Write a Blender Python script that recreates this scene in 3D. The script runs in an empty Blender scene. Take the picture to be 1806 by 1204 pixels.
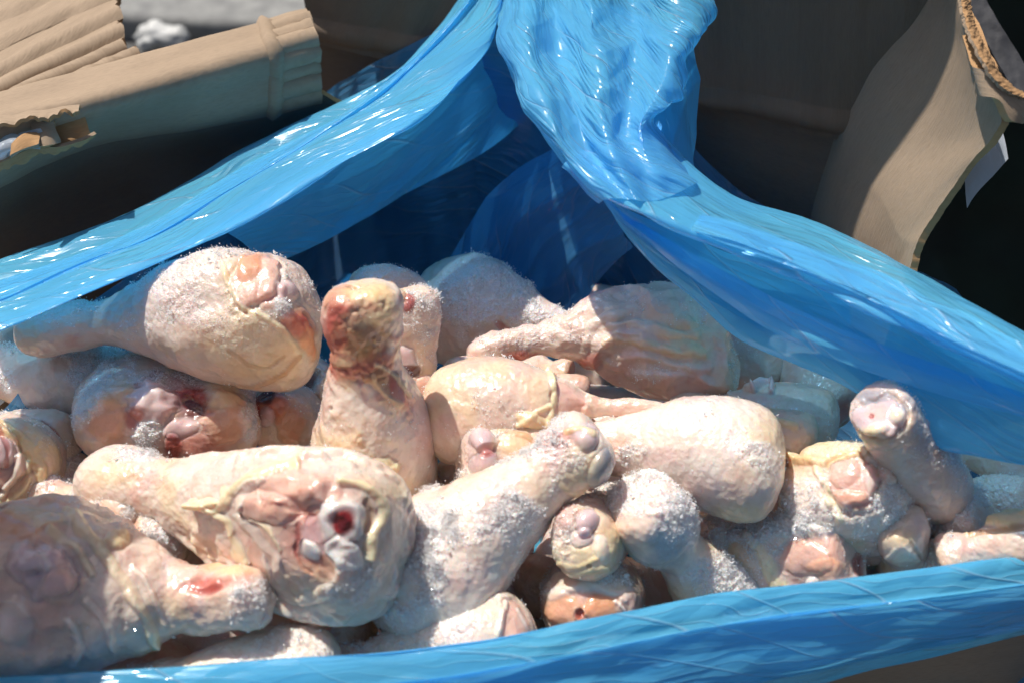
import bpy, math
import numpy as np
from mathutils import Vector, Matrix
rng = np.random.default_rng(7)
SC = bpy.context.scene
COL = SC.collection
# ------------------------------------------------------------------ camera, world, sun, exposure
PITCH = math.radians(40.0); DIST = 0.50; FPX = 2000.0; CX, CY = 903.0, 602.0
FWD = np.array([0, math.cos(PITCH), -math.sin(PITCH)])
RGT = np.array([1.0, 0, 0])
UPV = np.array([0, math.sin(PITCH), math.cos(PITCH)])
CAM = -FWD * DIST
SUN_DIR = Vector((-0.335, 0.235, 0.915)).normalized()
SUN_STRENGTH = 5.0; SKY_STRENGTH = 0.078; EXPOSURE = 0.02
cd = bpy.data.cameras.new('camera'); cam = bpy.data.objects.new('camera', cd); COL.objects.link(cam)
cam.location = CAM; cam.rotation_euler = (math.radians(90) - PITCH, 0, 0)
cd.sensor_width = 22.3; cd.lens = 22.3 * FPX / 1806.0
cd.clip_start = 0.01; cd.clip_end = 500
cd.dof.use_dof = True; cd.dof.focus_distance = 0.455; cd.dof.aperture_fstop = 6.3
SC.camera = cam
w = bpy.data.worlds.new('World'); SC.world = w; w.use_nodes = True
nt = w.node_tree; bg = nt.nodes['Background']
sky = nt.nodes.new('ShaderNodeTexSky'); sky.sky_type = 'NISHITA'; sky.sun_disc = False
sky.dust_density = 4.0; sky.ozone_density = 3.0; sky.sun_elevation = math.asin(SUN_DIR.z); sky.sun_rotation = math.atan2(SUN_DIR.x, SUN_DIR.y)
nt.links.new(sky.outputs[0], bg.inputs[0]); bg.inputs[1].default_value = SKY_STRENGTH
sd = bpy.data.lights.new('sun', 'SUN'); sd.energy = SUN_STRENGTH; sd.angle = math.radians(0.5); sd.color = (1.0, 0.955, 0.89)
so = bpy.data.objects.new('sun', sd); COL.objects.link(so)
so.rotation_euler = SUN_DIR.to_track_quat('Z', 'Y').to_euler(); so.location = (-1, 1, 3)
SC.view_settings.view_transform = 'Standard'; SC.view_settings.look = 'None'
SC.view_settings.exposure = EXPOSURE; SC.view_settings.gamma = 1.0
SC.render.engine = 'CYCLES'
try:
    SC.cycles.use_denoising = True; SC.cycles.use_adaptive_sampling = True; SC.cycles.adaptive_threshold = 0.03
    SC.cycles.diffuse_bounces = 4; SC.cycles.glossy_bounces = 3; SC.cycles.transmission_bounces = 6
    SC.cycles.max_bounces = 8; SC.cycles.transparent_max_bounces = 8
    SC.cycles.sample_clamp_indirect = 4.0
except Exception: pass
# ------------------------------------------------------------------ maths helpers
def nrm(v): return v / np.maximum(np.linalg.norm(v, axis=-1, keepdims=True), 1e-12)
def ray(x, y): return FWD + (x - CX) / FPX * RGT + (CY - y) / FPX * UPV
def at_z(x, y, z):
    d = ray(x, y); return CAM + d * ((z - CAM[2]) / d[2])
def at_d(x, y, depth): return CAM + ray(x, y) * depth
def proj(P):
    r = P - CAM; dp = r @ FWD
    return CX + FPX * (r @ RGT) / dp, CY - FPX * (r @ UPV) / dp, dp
def sstep(a, b, x):
    t = np.clip((x - a) / (b - a + 1e-12), 0, 1); return t * t * (3 - 2 * t)
def _hash(ix, iy, iz, s):
    h = (ix * 374761393 + iy * 668265263 + iz * 2147483647 + s * 974634777) & 0xFFFFFFFF
    h = ((h ^ (h >> 13)) * 1274126177) & 0xFFFFFFFF
    h = ((h ^ (h >> 16)) * 2246822519) & 0xFFFFFFFF
    return h ^ (h >> 15)
_G = nrm(np.random.default_rng(3).normal(size=(256, 3)))
def noise(P, freq=1.0, seed=0):
    Q = np.asarray(P) * freq; sh = Q.shape[:-1]; Q = Q.reshape(-1, 3)
    I = np.floor(Q).astype(np.int64); Fq = Q - I; U = Fq * Fq * Fq * (Fq * (Fq * 6 - 15) + 10)
    out = np.zeros(len(Q))
    for dx in (0, 1):
        wx = U[:, 0] if dx else 1 - U[:, 0]
        for dy in (0, 1):
            wy = U[:, 1] if dy else 1 - U[:, 1]
            for dz in (0, 1):
                wz = U[:, 2] if dz else 1 - U[:, 2]
                g = _G[_hash(I[:, 0] + dx, I[:, 1] + dy, I[:, 2] + dz, seed) & 255]
                out += wx * wy * wz * (g[:, 0] * (Fq[:, 0] - dx) + g[:, 1] * (Fq[:, 1] - dy) + g[:, 2] * (Fq[:, 2] - dz))
    return (out * 1.6).reshape(sh)
def fbm(P, freq, seed=0, oct=3):
    o = 0; a = 1.0
    for k in range(oct):
        o = o + a * noise(P, freq * 2 ** k, seed + 17 * k); a *= 0.5
    return o
def catmull(pts, n, param='chord'):
    p = np.asarray(pts, float)
    if len(p) == 2:
        t = np.linspace(0, 1, n)[:, None]; return p[0] * (1 - t) + p[1] * t
    dd = np.linalg.norm(np.diff(p, axis=0), axis=1) ** (0.5 if param == 'chord' else 0) + 1e-9
    k = np.concatenate([[0], np.cumsum(dd)])
    ext = np.vstack([2 * p[0] - p[1], p, 2 * p[-1] - p[-2]]); ke = np.concatenate([[k[0] - dd[0]], k, [k[-1] + dd[-1]]])
    # dense then arc-length resample
    out = []
    for i in range(len(p) - 1):
        t = np.linspace(k[i], k[i + 1], 24, endpoint=(i == len(p) - 2))[:, None]
        p0, p1, p2, p3 = ext[i:i + 4]; t0, t1, t2, t3 = ke[i:i + 4]
        a1 = (t1 - t) / (t1 - t0) * p0 + (t - t0) / (t1 - t0) * p1
        a2 = (t2 - t) / (t2 - t1) * p1 + (t - t1) / (t2 - t1) * p2
        a3 = (t3 - t) / (t3 - t2) * p2 + (t - t2) / (t3 - t2) * p3
        b1 = (t2 - t) / (t2 - t0) * a1 + (t - t0) / (t2 - t0) * a2
        b2 = (t3 - t) / (t3 - t1) * a2 + (t - t1) / (t3 - t1) * a3
        out.append((t2 - t) / (t2 - t1) * b1 + (t - t1) / (t2 - t1) * b2)
    q = np.vstack(out)
    s = np.concatenate([[0], np.cumsum(np.linalg.norm(np.diff(q, axis=0), axis=1))])
    si = np.linspace(0, s[-1], n)
    return np.stack([np.interp(si, s, q[:, c]) for c in range(q.shape[1])], 1)
# ------------------------------------------------------------------ mesh helpers
def mesh_np(name, V, F, mat, cols=None, msk=None, uv=None, normals=None, smooth=True, mats=None, fmat=None):
    V = np.asarray(V, np.float32); F = np.asarray(F, np.int32)
    me = bpy.data.meshes.new(name); k = F.shape[1]
    me.vertices.add(len(V)); me.vertices.foreach_set('co', V.ravel())
    me.loops.add(F.size); me.loops.foreach_set('vertex_index', F.ravel())
    me.polygons.add(len(F)); me.polygons.foreach_set('loop_start', np.arange(0, F.size, k, dtype=np.int32))
    me.polygons.foreach_set('use_smooth', np.full(len(F), smooth))
    me.materials.append(mat)
    if mats:
        for m_ in mats: me.materials.append(m_)
        me.polygons.foreach_set('material_index', np.asarray(fmat, np.int32))
    me.update(calc_edges=True)
    if cols is not None:
        a = me.attributes.new('Col', 'FLOAT_COLOR', 'POINT')
        a.data.foreach_set('color', np.concatenate([cols, np.ones((len(V), 1))], 1).astype(np.float32).ravel())
    if msk is not None:
        a = me.attributes.new('Msk', 'FLOAT_COLOR', 'POINT')
        a.data.foreach_set('color', np.concatenate([msk, np.ones((len(V), 1))], 1).astype(np.float32).ravel())
    if uv is not None:
        a = me.attributes.new('Flow', 'FLOAT_VECTOR', 'POINT')
        a.data.foreach_set('vector', np.asarray(uv, np.float32).ravel())
    if normals is not None:
        me.normals_split_custom_set_from_vertices(np.asarray(normals, np.float32))
    return me
def link(name, me, parent=None):
    o = bpy.data.objects.new(name, me); COL.objects.link(o)
    if parent is not None: o.parent = parent
    return o
def tag(o, label=None, cat=None, group=None, kind=None):
    if label: o['label'] = label
    if cat: o['category'] = cat
    if group: o['group'] = group
    if kind: o['kind'] = kind
    return o
def empty(name, loc):
    o = bpy.data.objects.new(name, None); COL.objects.link(o); o.location = loc; o.empty_display_size = 0.02
    return o
def grid_faces(nu, nv, wrap=False):
    i = np.arange(nu - 1)[:, None]; j = np.arange(nv if wrap else nv - 1)[None, :]
    j2 = (j + 1) % nv
    return np.stack([(i * nv + j), (i * nv + j2), ((i + 1) * nv + j2), ((i + 1) * nv + j)], -1).reshape(-1, 4)
def grid_normals(P, wrap=False):
    du = np.gradient(P, axis=0)
    dv = (np.roll(P, -1, 1) - np.roll(P, 1, 1)) if wrap else np.gradient(P, axis=1)
    return nrm(np.cross(du, dv))
# ------------------------------------------------------------------ materials
def new_mat(name):
    m = bpy.data.materials.new(name); m.use_nodes = True; m.node_tree.nodes.clear()
    return m, m.node_tree.nodes, m.node_tree.links
def nd(N, t, **kw):
    n = N.new(t)
    for k, v in kw.items(): setattr(n, k, v)
    return n
def mixc(N, L, fac, a, b, blend='MIX'):
    m = N.new('ShaderNodeMix'); m.data_type = 'RGBA'; m.blend_type = blend
    for s, v in ((0, fac), (6, a), (7, b)):
        if isinstance(v, (float, int)): m.inputs[s].default_value = v
        elif isinstance(v, tuple): m.inputs[s].default_value = (*v, 1)
        else: L.new(v, m.inputs[s])
    return m.outputs[2]
def math_(N, L, op, a, b=None, c=None):
    m = N.new('ShaderNodeMath'); m.operation = op
    for i, v in enumerate((a, b, c)):
        if v is None: continue
        if isinstance(v, (float, int)): m.inputs[i].default_value = v
        else: L.new(v, m.inputs[i])
    return m.outputs[0]
def ramp(N, L, x, lo, hi):
    m = N.new('ShaderNodeMapRange'); m.inputs[1].default_value = lo; m.inputs[2].default_value = hi
    L.new(x, m.inputs[0]); return m.outputs[0]

def flesh_material(name, rough, coat, bumpk, sss, spec=0.5):
    m, N, L = new_mat(name)
    out = N.new('ShaderNodeOutputMaterial'); p = N.new('ShaderNodeBsdfPrincipled'); L.new(p.outputs[0], out.inputs[0])
    at = nd(N, 'ShaderNodeAttribute', attribute_name='Col'); ms = nd(N, 'ShaderNodeAttribute', attribute_name='Msk')
    sep = N.new('ShaderNodeSeparateColor'); L.new(ms.outputs[0], sep.inputs[0])
    frost, plain = sep.outputs[0], sep.outputs[1]
    tc = N.new('ShaderNodeTexCoord'); oc = tc.outputs['Object']
    def nz(scale, detail=3, r=0.55):
        n = N.new('ShaderNodeTexNoise'); n.inputs['Scale'].default_value = scale; n.inputs['Detail'].default_value = detail
        n.inputs['Roughness'].default_value = r; L.new(oc, n.inputs['Vector']); return n
    n1 = nz(110, 4); n2 = nz(420, 3); n3 = nz(1500, 2, .7)
    vo = N.new('ShaderNodeTexVoronoi'); vo.inputs['Scale'].default_value = 620; L.new(oc, vo.inputs['Vector'])
    c = mixc(N, L, ramp(N, L, n1.outputs[0], .35, .7), at.outputs[0], mixc(N, L, 1.0, at.outputs[0], (1.0, .92, .87), 'MULTIPLY'))
    c = mixc(N, L, math_(N, L, 'MULTIPLY', ramp(N, L, n2.outputs[0], .5, .75), .5), c, mixc(N, L, 1.0, c, (.86, .80, .76), 'MULTIPLY'))
    fz = math_(N, L, 'MULTIPLY', frost, ramp(N, L, n3.outputs[0], .42, .6))
    c = mixc(N, L, math_(N, L, 'MULTIPLY', fz, .75), c, (.86, .86, .88))
    L.new(c, p.inputs['Base Color'])
    # bump: soft lumps, follicles, frost grains
    inv = math_(N, L, 'SUBTRACT', 1.0, plain)
    h = math_(N, L, 'MULTIPLY', n2.outputs[0], 1.0)
    h = math_(N, L, 'ADD', h, math_(N, L, 'MULTIPLY', n1.outputs[0], 1.6))
    h = math_(N, L, 'ADD', h, math_(N, L, 'MULTIPLY', vo.outputs['Distance'], -.5))
    h = math_(N, L, 'MULTIPLY', h, inv)
    b = N.new('ShaderNodeBump'); b.inputs['Strength'].default_value = bumpk; b.inputs['Distance'].default_value = .0011
    L.new(h, b.inputs['Height'])
    b2 = N.new('ShaderNodeBump'); b2.inputs['Distance'].default_value = .0006
    L.new(math_(N, L, 'ADD', math_(N, L, 'MULTIPLY', frost, .9), .05), b2.inputs['Strength'])
    v2 = N.new('ShaderNodeTexVoronoi'); v2.inputs['Scale'].default_value = 1300; L.new(oc, v2.inputs['Vector'])
    g = math_(N, L, 'ADD', n3.outputs[0], v2.outputs['Distance']); L.new(g, b2.inputs['Height']); L.new(b.outputs[0], b2.inputs['Normal'])
    L.new(b2.outputs[0], p.inputs['Normal'])
    r = math_(N, L, 'ADD', rough - .1, math_(N, L, 'MULTIPLY', n2.outputs[0], .25)); L.new(r, p.inputs['Roughness'])
    p.inputs['Specular IOR Level'].default_value = spec
    p.inputs['Coat Weight'].default_value = coat; p.inputs['Coat Roughness'].default_value = .14
    p.inputs['Subsurface Weight'].default_value = sss; p.inputs['Subsurface Radius'].default_value = (1.0, .45, .28)
    p.inputs['Subsurface Scale'].default_value = .0045
    return m
M_SKIN = flesh_material('chicken_skin', .31, .5, .17, .55)
M_MEAT = flesh_material('raw_meat', .30, .5, .30, .7)
M_GRISTLE = flesh_material('cartilage', .24, .6, .12, .6)
M_BLOOD = flesh_material('blood', .22, .6, .55, .2)
def ice_material():
    m, N, L = new_mat('frost_crystals')
    out = N.new('ShaderNodeOutputMaterial')
    d = N.new('ShaderNodeBsdfDiffuse'); d.inputs[0].default_value = (.95, .94, .93, 1)
    t = N.new('ShaderNodeBsdfTranslucent'); t.inputs[0].default_value = (.95, .94, .93, 1)
    g = N.new('ShaderNodeBsdfGlossy'); g.inputs['Roughness'].default_value = .12; g.inputs[0].default_value = (.95, .97, 1, 1)
    a = N.new('ShaderNodeMixShader'); a.inputs[0].default_value = .5; L.new(d.outputs[0], a.inputs[1]); L.new(t.outputs[0], a.inputs[2])
    c = N.new('ShaderNodeMixShader'); c.inputs[0].default_value = .09; L.new(a.outputs[0], c.inputs[1]); L.new(g.outputs[0], c.inputs[2])
    L.new(c.outputs[0], out.inputs[0]); return m
M_ICE = ice_material()
def film_material(name, tint, clear, see, crink=.6, gl=.18):
    m, N, L = new_mat(name)
    out = N.new('ShaderNodeOutputMaterial')
    at = nd(N, 'ShaderNodeAttribute', attribute_name='Flow')
    def nz(sx, sy, det=3, dist=.5):
        mp = N.new('ShaderNodeMapping'); mp.inputs['Scale'].default_value = (sx, sy, 1); L.new(at.outputs['Vector'], mp.inputs[0])
        n = N.new('ShaderNodeTexNoise'); n.inputs['Scale'].default_value = 1; n.inputs['Detail'].default_value = det; n.inputs['Distortion'].default_value = dist
        L.new(mp.outputs[0], n.inputs['Vector']); return n
    def vor(sx, sy, warp):
        mp = N.new('ShaderNodeMapping'); mp.inputs['Scale'].default_value = (sx, sy, 1); L.new(at.outputs['Vector'], mp.inputs[0])
        wn = nz(sx * .7, sy * .7, 2); ad = N.new('ShaderNodeVectorMath'); ad.operation = 'MULTIPLY_ADD'
        L.new(wn.outputs['Color'], ad.inputs[0]); ad.inputs[1].default_value = (warp, warp, 0); L.new(mp.outputs[0], ad.inputs[2])
        v = N.new('ShaderNodeTexVoronoi'); v.inputs['Scale'].default_value = 1; v.inputs['Randomness'].default_value = 1; L.new(ad.outputs[0], v.inputs['Vector']); return v
    n1 = nz(9, 110, 3); n4 = nz(18, 30, 1)
    def wave(sx, sy, ang, dist):
        mp = N.new('ShaderNodeMapping'); mp.inputs['Scale'].default_value = (sx, sy, 1); mp.inputs['Rotation'].default_value = (0, 0, math.radians(ang)); L.new(at.outputs['Vector'], mp.inputs[0])
        w_ = N.new('ShaderNodeTexWave'); w_.wave_profile = 'TRI'; w_.inputs['Scale'].default_value = 1; w_.inputs['Distortion'].default_value = dist
        w_.inputs['Detail'].default_value = 1.5; w_.inputs['Detail Scale'].default_value = .9; L.new(mp.outputs[0], w_.inputs['Vector']); return w_.outputs['Fac']
    w1 = wave(9, 26, 35, 7); w2 = wave(14, 34, -50, 8); w3 = wave(40, 80, 80, 9)
    patch = ramp(N, L, n4.outputs[0], .40, .66)
    rid = math_(N, L, 'ABSOLUTE', math_(N, L, 'SUBTRACT', n1.outputs[0], .5))
    cre = math_(N, L, 'ADD', math_(N, L, 'ADD', math_(N, L, 'MULTIPLY', w1, 1.4), math_(N, L, 'MULTIPLY', w2, 1.0)), math_(N, L, 'MULTIPLY', w3, .45))
    h = math_(N, L, 'ADD', math_(N, L, 'MULTIPLY', rid, .9), math_(N, L, 'MULTIPLY', cre, math_(N, L, 'ADD', math_(N, L, 'MULTIPLY', patch, crink * .9), crink * .3)))
    b = N.new('ShaderNodeBump'); b.inputs['Strength'].default_value = .5; b.inputs['Distance'].default_value = .0020; L.new(h, b.inputs['Height'])
    white = math_(N, L, 'MULTIPLY', math_(N, L, 'MAXIMUM', ramp(N, L, w1, .93, .99), math_(N, L, 'MULTIPLY', ramp(N, L, w3, .88, .98), .6)), math_(N, L, 'ADD', math_(N, L, 'MULTIPLY', patch, .6), .1))
    colr = mixc(N, L, math_(N, L, 'MULTIPLY', ramp(N, L, n4.outputs[0], .3, .7), .5), tint, tuple(min(1, x * 1.2 + .04) for x in tint))
    colr = mixc(N, L, white, colr, tuple(min(1, x * .5 + .45) for x in tint))
    h = math_(N, L, 'ADD', h, math_(N, L, 'MULTIPLY', white, .9)); L.new(h, b.inputs['Height'])
    d = N.new('ShaderNodeBsdfDiffuse'); t = N.new('ShaderNodeBsdfTranslucent')
    for s in (d, t): L.new(colr, s.inputs[0]); L.new(b.outputs[0], s.inputs['Normal'])
    a = N.new('ShaderNodeMixShader'); a.inputs[0].default_value = .5; L.new(d.outputs[0], a.inputs[1]); L.new(t.outputs[0], a.inputs[2])
    tr = N.new('ShaderNodeBsdfTransparent'); tr.inputs[0].default_value = (*clear, 1)
    b1 = N.new('ShaderNodeMixShader'); b1.inputs[0].default_value = see; L.new(a.outputs[0], b1.inputs[1]); L.new(tr.outputs[0], b1.inputs[2])
    g = N.new('ShaderNodeBsdfGlossy'); g.inputs['Roughness'].default_value = gl; g.inputs[0].default_value = (.92, .96, 1, 1); L.new(b.outputs[0], g.inputs['Normal'])
    fr = N.new('ShaderNodeLayerWeight'); fr.inputs[0].default_value = .5; L.new(b.outputs[0], fr.inputs['Normal'])
    fk = math_(N, L, 'MULTIPLY', math_(N, L, 'POWER', fr.outputs['Facing'], 4.0), .45)
    c = N.new('ShaderNodeMixShader'); L.new(math_(N, L, 'ADD', fk, .032), c.inputs[0]); L.new(b1.outputs[0], c.inputs[1]); L.new(g.outputs[0], c.inputs[2])
    L.new(c.outputs[0], out.inputs[0]); return m
M_FILM = film_material('blue_film', (.16, .65, 1.0), (.28, .62, .94), .24)
M_FILMI = film_material('single_blue_film', (.12, .45, .85), (.25, .52, .88), .52)
M_FILMC = film_material('crinkled_blue_film', (.18, .67, 1.0), (.34, .66, .95), .30, 1.0, .25)
M_WFILM = film_material('white_film', (.62, .68, .76), (.8, .85, .9), .15)
def card_material(name, base, rib=True):
    m, N, L = new_mat(name)
    out = N.new('ShaderNodeOutputMaterial'); p = N.new('ShaderNodeBsdfPrincipled'); L.new(p.outputs[0], out.inputs[0])
    at = nd(N, 'ShaderNodeAttribute', attribute_name='Flow')
    def nz(sx, sy, det=4):
        mp = N.new('ShaderNodeMapping'); mp.inputs['Scale'].default_value = (sx, sy, 1); L.new(at.outputs['Vector'], mp.inputs[0])
        n = N.new('ShaderNodeTexNoise'); n.inputs['Scale'].default_value = 1; n.inputs['Detail'].default_value = det; L.new(mp.outputs[0], n.inputs['Vector']); return n
    n1 = nz(25, 25); n2 = nz(260, 1100); n3 = nz(12, 180)
    c = mixc(N, L, ramp(N, L, n1.outputs[0], .3, .7), base, tuple(x * .84 for x in base))
    c = mixc(N, L, math_(N, L, 'MULTIPLY', ramp(N, L, n2.outputs[0], .45, .75), .45), c, tuple(x * .62 for x in base))
    c = mixc(N, L, math_(N, L, 'MULTIPLY', ramp(N, L, n3.outputs[0], .5, .8), .25), c, tuple(min(1, x * 1.2) for x in base))
    L.new(c, p.inputs['Base Color']); p.inputs['Roughness'].default_value = .78; p.inputs['Specular IOR Level'].default_value = .25
    b = N.new('ShaderNodeBump'); b.inputs['Strength'].default_value = .3; b.inputs['Distance'].default_value = .001
    h = math_(N, L, 'ADD', n2.outputs[0], math_(N, L, 'MULTIPLY', n3.outputs[0], 1.5))
    L.new(h, b.inputs['Height']); L.new(b.outputs[0], p.inputs['Normal']); return m
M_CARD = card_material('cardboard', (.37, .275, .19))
M_CARD_SHADE = card_material('cardboard_shade', (.21, .152, .108))  # same cardboard darkened: shade of the box interior put into the colour
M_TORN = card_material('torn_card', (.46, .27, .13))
def simple_mat(name, c1, c2, scale, rough=.8, bump=.3, dist=.004):
    m, N, L = new_mat(name)
    out = N.new('ShaderNodeOutputMaterial'); p = N.new('ShaderNodeBsdfPrincipled'); L.new(p.outputs[0], out.inputs[0])
    tc = N.new('ShaderNodeTexCoord')
    n = N.new('ShaderNodeTexNoise'); n.inputs['Scale'].default_value = scale; n.inputs['Detail'].default_value = 6; L.new(tc.outputs['Object'], n.inputs['Vector'])
    L.new(mixc(N, L, ramp(N, L, n.outputs[0], .35, .65), c1, c2), p.inputs['Base Color']); p.inputs['Roughness'].default_value = rough
    b = N.new('ShaderNodeBump'); b.inputs['Strength'].default_value = bump; b.inputs['Distance'].default_value = dist
    L.new(n.outputs[0], b.inputs['Height']); L.new(b.outputs[0], p.inputs['Normal']); return m
M_ASPH = simple_mat('asphalt', (.085, .084, .08), (.06, .06, .06), 60)
M_KERB = simple_mat('kerb_stone', (.26, .26, .245), (.17, .17, .165), 40)
M_GRASS = simple_mat('grass_blades', (.16, .19, .035), (.24, .24, .06), 8)
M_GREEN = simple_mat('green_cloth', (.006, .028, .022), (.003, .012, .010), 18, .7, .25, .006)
M_STRAP = simple_mat('grey_strap', (.075, .075, .08), (.04, .04, .045), 70, .6)
M_PAPER = simple_mat('white_scrap', (.55, .55, .53), (.40, .40, .38), 30, .5)
# ------------------------------------------------------------------ generic sheet from rails
def rails_grid(rails, nu, nv):
    R = [catmull([at_z(*p) for p in r], nu) for r in rails]
    R = np.stack(R, 1)                                    # nu, k, 3
    k = R.shape[1]
    if k == 2:
        t = np.linspace(0, 1, nv)[None, :, None]; return R[:, :1] * (1 - t) + R[:, 1:] * t
    # uniform catmull across
    tt = np.linspace(0, k - 1, nv); ii = np.minimum(tt.astype(int), k - 2); f = (tt - ii)[None, :, None]
    ext = np.concatenate([2 * R[:, :1] - R[:, 1:2], R, 2 * R[:, -1:] - R[:, -2:-1]], 1)
    p0, p1, p2, p3 = ext[:, ii], ext[:, ii + 1], ext[:, ii + 2], ext[:, ii + 3]
    return .5 * (2 * p1 + (p2 - p0) * f + (2 * p0 - 5 * p1 + 4 * p2 - p3) * f ** 2 + (3 * p1 - p0 - 3 * p2 + p3) * f ** 3)
def arc(P):
    s = np.concatenate([np.zeros((1, P.shape[1])), np.cumsum(np.linalg.norm(np.diff(P, axis=0), axis=2), 0)], 0)
    q = np.concatenate([np.zeros((P.shape[0], 1)), np.cumsum(np.linalg.norm(np.diff(P, axis=1), axis=2), 1)], 1)
    return np.stack([np.repeat(s.mean(1)[:, None], P.shape[1], 1), q, np.zeros_like(q)], -1)
def crumple(S, n, lam, amp, seed, ang=(0, math.pi)):
    r = np.random.default_rng(seed); h = 0
    for k in range(n):
        a = r.uniform(*ang); l = lam * r.uniform(.6, 1.7)
        x = (S[..., 0] * math.cos(a) + S[..., 1] * math.sin(a)) / l + r.uniform() + .55 * noise(S, .45 / lam, seed + k)
        h = h + np.abs((x % 1.0) * 2 - 1) * r.uniform(.5, 1.) * l / lam
    return (h - h.mean()) * amp / n ** .5
def sheet(name, rails, nu, nv, mat, parent, wr=(), cr=(), thick=0, fade=True, ragged=None, edge_mat=None, post=None):
    P = rails_grid(rails, nu, nv); S = arc(P); Nn = grid_normals(P)
    h = np.zeros(P.shape[:2])
    for (amp, fs, fq, mode, seed) in wr:
        X = np.stack([S[..., 0] * fs, S[..., 1] * fq, np.zeros_like(h) + seed * 3.7], -1)
        n_ = noise(X + .35 * noise(X, .7, seed + 5)[..., None], 1.0, seed)
        if mode == 'ridge': n_ = 1 - 2 * np.abs(n_) ** .8
        h += amp * n_
    for (n, lam, amp, seed) in cr: h += crumple(S, n, lam, amp, seed)
    P = P + Nn * h[..., None]
    if ragged is not None: P = ragged(P, S)
    if post is not None: P = post(P, S)
    base = parent.location if parent is not None else (0, 0, 0)
    base = np.array(base)
    if thick:
        Nn = grid_normals(P); Q = P - Nn * thick
        V = np.concatenate([P.reshape(-1, 3), Q.reshape(-1, 3)]); F = grid_faces(nu, nv); n0 = nu * nv
        F2 = F[:, ::-1] + n0
        b = np.concatenate([np.arange(nv), np.arange(1, nu) * nv + nv - 1, (nu - 1) * nv + np.arange(nv - 2, -1, -1), np.arange(nu - 2, 0, -1) * nv])
        bn = np.roll(b, -1)
        # own verts for rim so that it shades crisp
        V = np.concatenate([V, V[b], V[b + n0]]); m0 = 2 * n0; m = len(b); ar = np.arange(m); ar2 = np.roll(ar, -1)
        F3 = np.stack([m0 + ar, m0 + m + ar, m0 + m + ar2, m0 + ar2], 1)
        FF = np.concatenate([F, F2, F3]); fm = np.concatenate([np.zeros(len(F) * 2, int), np.ones(len(F3), int)])
        Sv = S.reshape(-1, 3); uv = np.concatenate([Sv, Sv, Sv[b], Sv[b]])
        me = mesh_np(name, V - base, FF, mat, uv=uv, mats=[edge_mat or mat], fmat=fm)
    else:
        me = mesh_np(name, P.reshape(-1, 3) - base, grid_faces(nu, nv), mat, uv=S.reshape(-1, 3))
    return link(name, me, parent)
# ------------------------------------------------------------------ setting
GZ = -0.27
me = mesh_np('ground', [(-60, -60, GZ), (60, -60, GZ), (60, 60, GZ), (-60, 60, GZ)], [(0, 1, 2, 3)], M_ASPH)
tag(link('ground', me), kind='structure')
def bar(name, a, b, wdt, hgt, z, mat, parent=None, nu=60, rnd=.012):
    # long kerb-like bar with a rounded section and slightly uneven surface
    a = np.array(a, float); b = np.array(b, float); d = (b - a) / np.linalg.norm(b - a); s = np.array([-d[1], d[0]])
    prof = []
    for cx, cy, a0 in ((wdt / 2 - rnd, hgt - rnd, 0), (-wdt / 2 + rnd, hgt - rnd, 90)):
        for k in range(7):
            t = math.radians(a0 + 15 * k); prof.append((cx + rnd * math.cos(t), cy + rnd * math.sin(t)))
    prof = [(wdt / 2, 0)] + prof + [(-wdt / 2, 0)]
    prof = np.array(prof); u = np.linspace(0, 1, nu)
    c = a[None] + (b - a)[None] * u[:, None]
    V = np.zeros((nu, len(prof), 3)); V[..., :2] = c[:, None, :] + s[None, None, :] * prof[None, :, :1]; V[..., 2] = z + prof[None, :, 1]
    V = V + .003 * noise(V, 14, 3)[..., None]
    o = link(name, mesh_np(name, V.reshape(-1, 3), grid_faces(nu, len(prof)), mat), parent); return o
kerb = tag(bar('kerb', (-2.4, 1.12), (1.8, .72), .12, .032, GZ, M_KERB), kind='structure')
# grass beyond the kerb: short blades as one mass
nb = 9000; gx = rng.uniform(-1.6, .5, nb); gy = .97 - .095 * gx + rng.uniform(.02, 1.1, nb) ** 1.3
hh = rng.uniform(.03, .07, nb); an = rng.uniform(0, 6.28, nb); ln = rng.normal(0, .02, (nb, 2)); wd = .003
B0 = np.stack([gx - wd * np.cos(an), gy - wd * np.sin(an), np.full(nb, GZ)], 1); B1 = np.stack([gx + wd * np.cos(an), gy + wd * np.sin(an), np.full(nb, GZ)], 1)
B2 = np.stack([gx + ln[:, 0], gy + ln[:, 1], GZ + hh], 1)
V = np.stack([B0, B1, B2], 1).reshape(-1, 3); F = np.arange(nb * 3).reshape(-1, 3)
tag(link('grass', mesh_np('grass', V, F, M_GRASS)), kind='stuff')
# ------------------------------------------------------------------ the cardboard box
box = empty('cardboard_box', (0, 0, GZ + .002))
tag(box, 'torn open brown cardboard box that holds the blue liner of frozen chicken', 'cardboard box')
def plane_post(n_seed, amp):
    def f(P, S): return P + np.array([0, 0, 1.0]) * (amp * noise(P, 9, n_seed))[..., None]
    return f
def wpt(x, y, z):
    u, v, _ = proj(np.array([x, y, z])); return (u, v, z)
BL = (-.104, .181); BR = (.152, .087); FL = (-.300, -.215); FR = (.214, -.142); LM = (-.203, -.024)
def wall(name, pts, z0, z1, mat=M_CARD_SHADE, lean=0.0, wr=(), nu=60, nv=30):
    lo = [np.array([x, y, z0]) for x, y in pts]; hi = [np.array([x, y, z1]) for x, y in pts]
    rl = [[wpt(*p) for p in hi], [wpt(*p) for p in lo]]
    return sheet(name, rl, nu, nv, mat, box, wr=wr, thick=.004, edge_mat=M_TORN)
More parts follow.
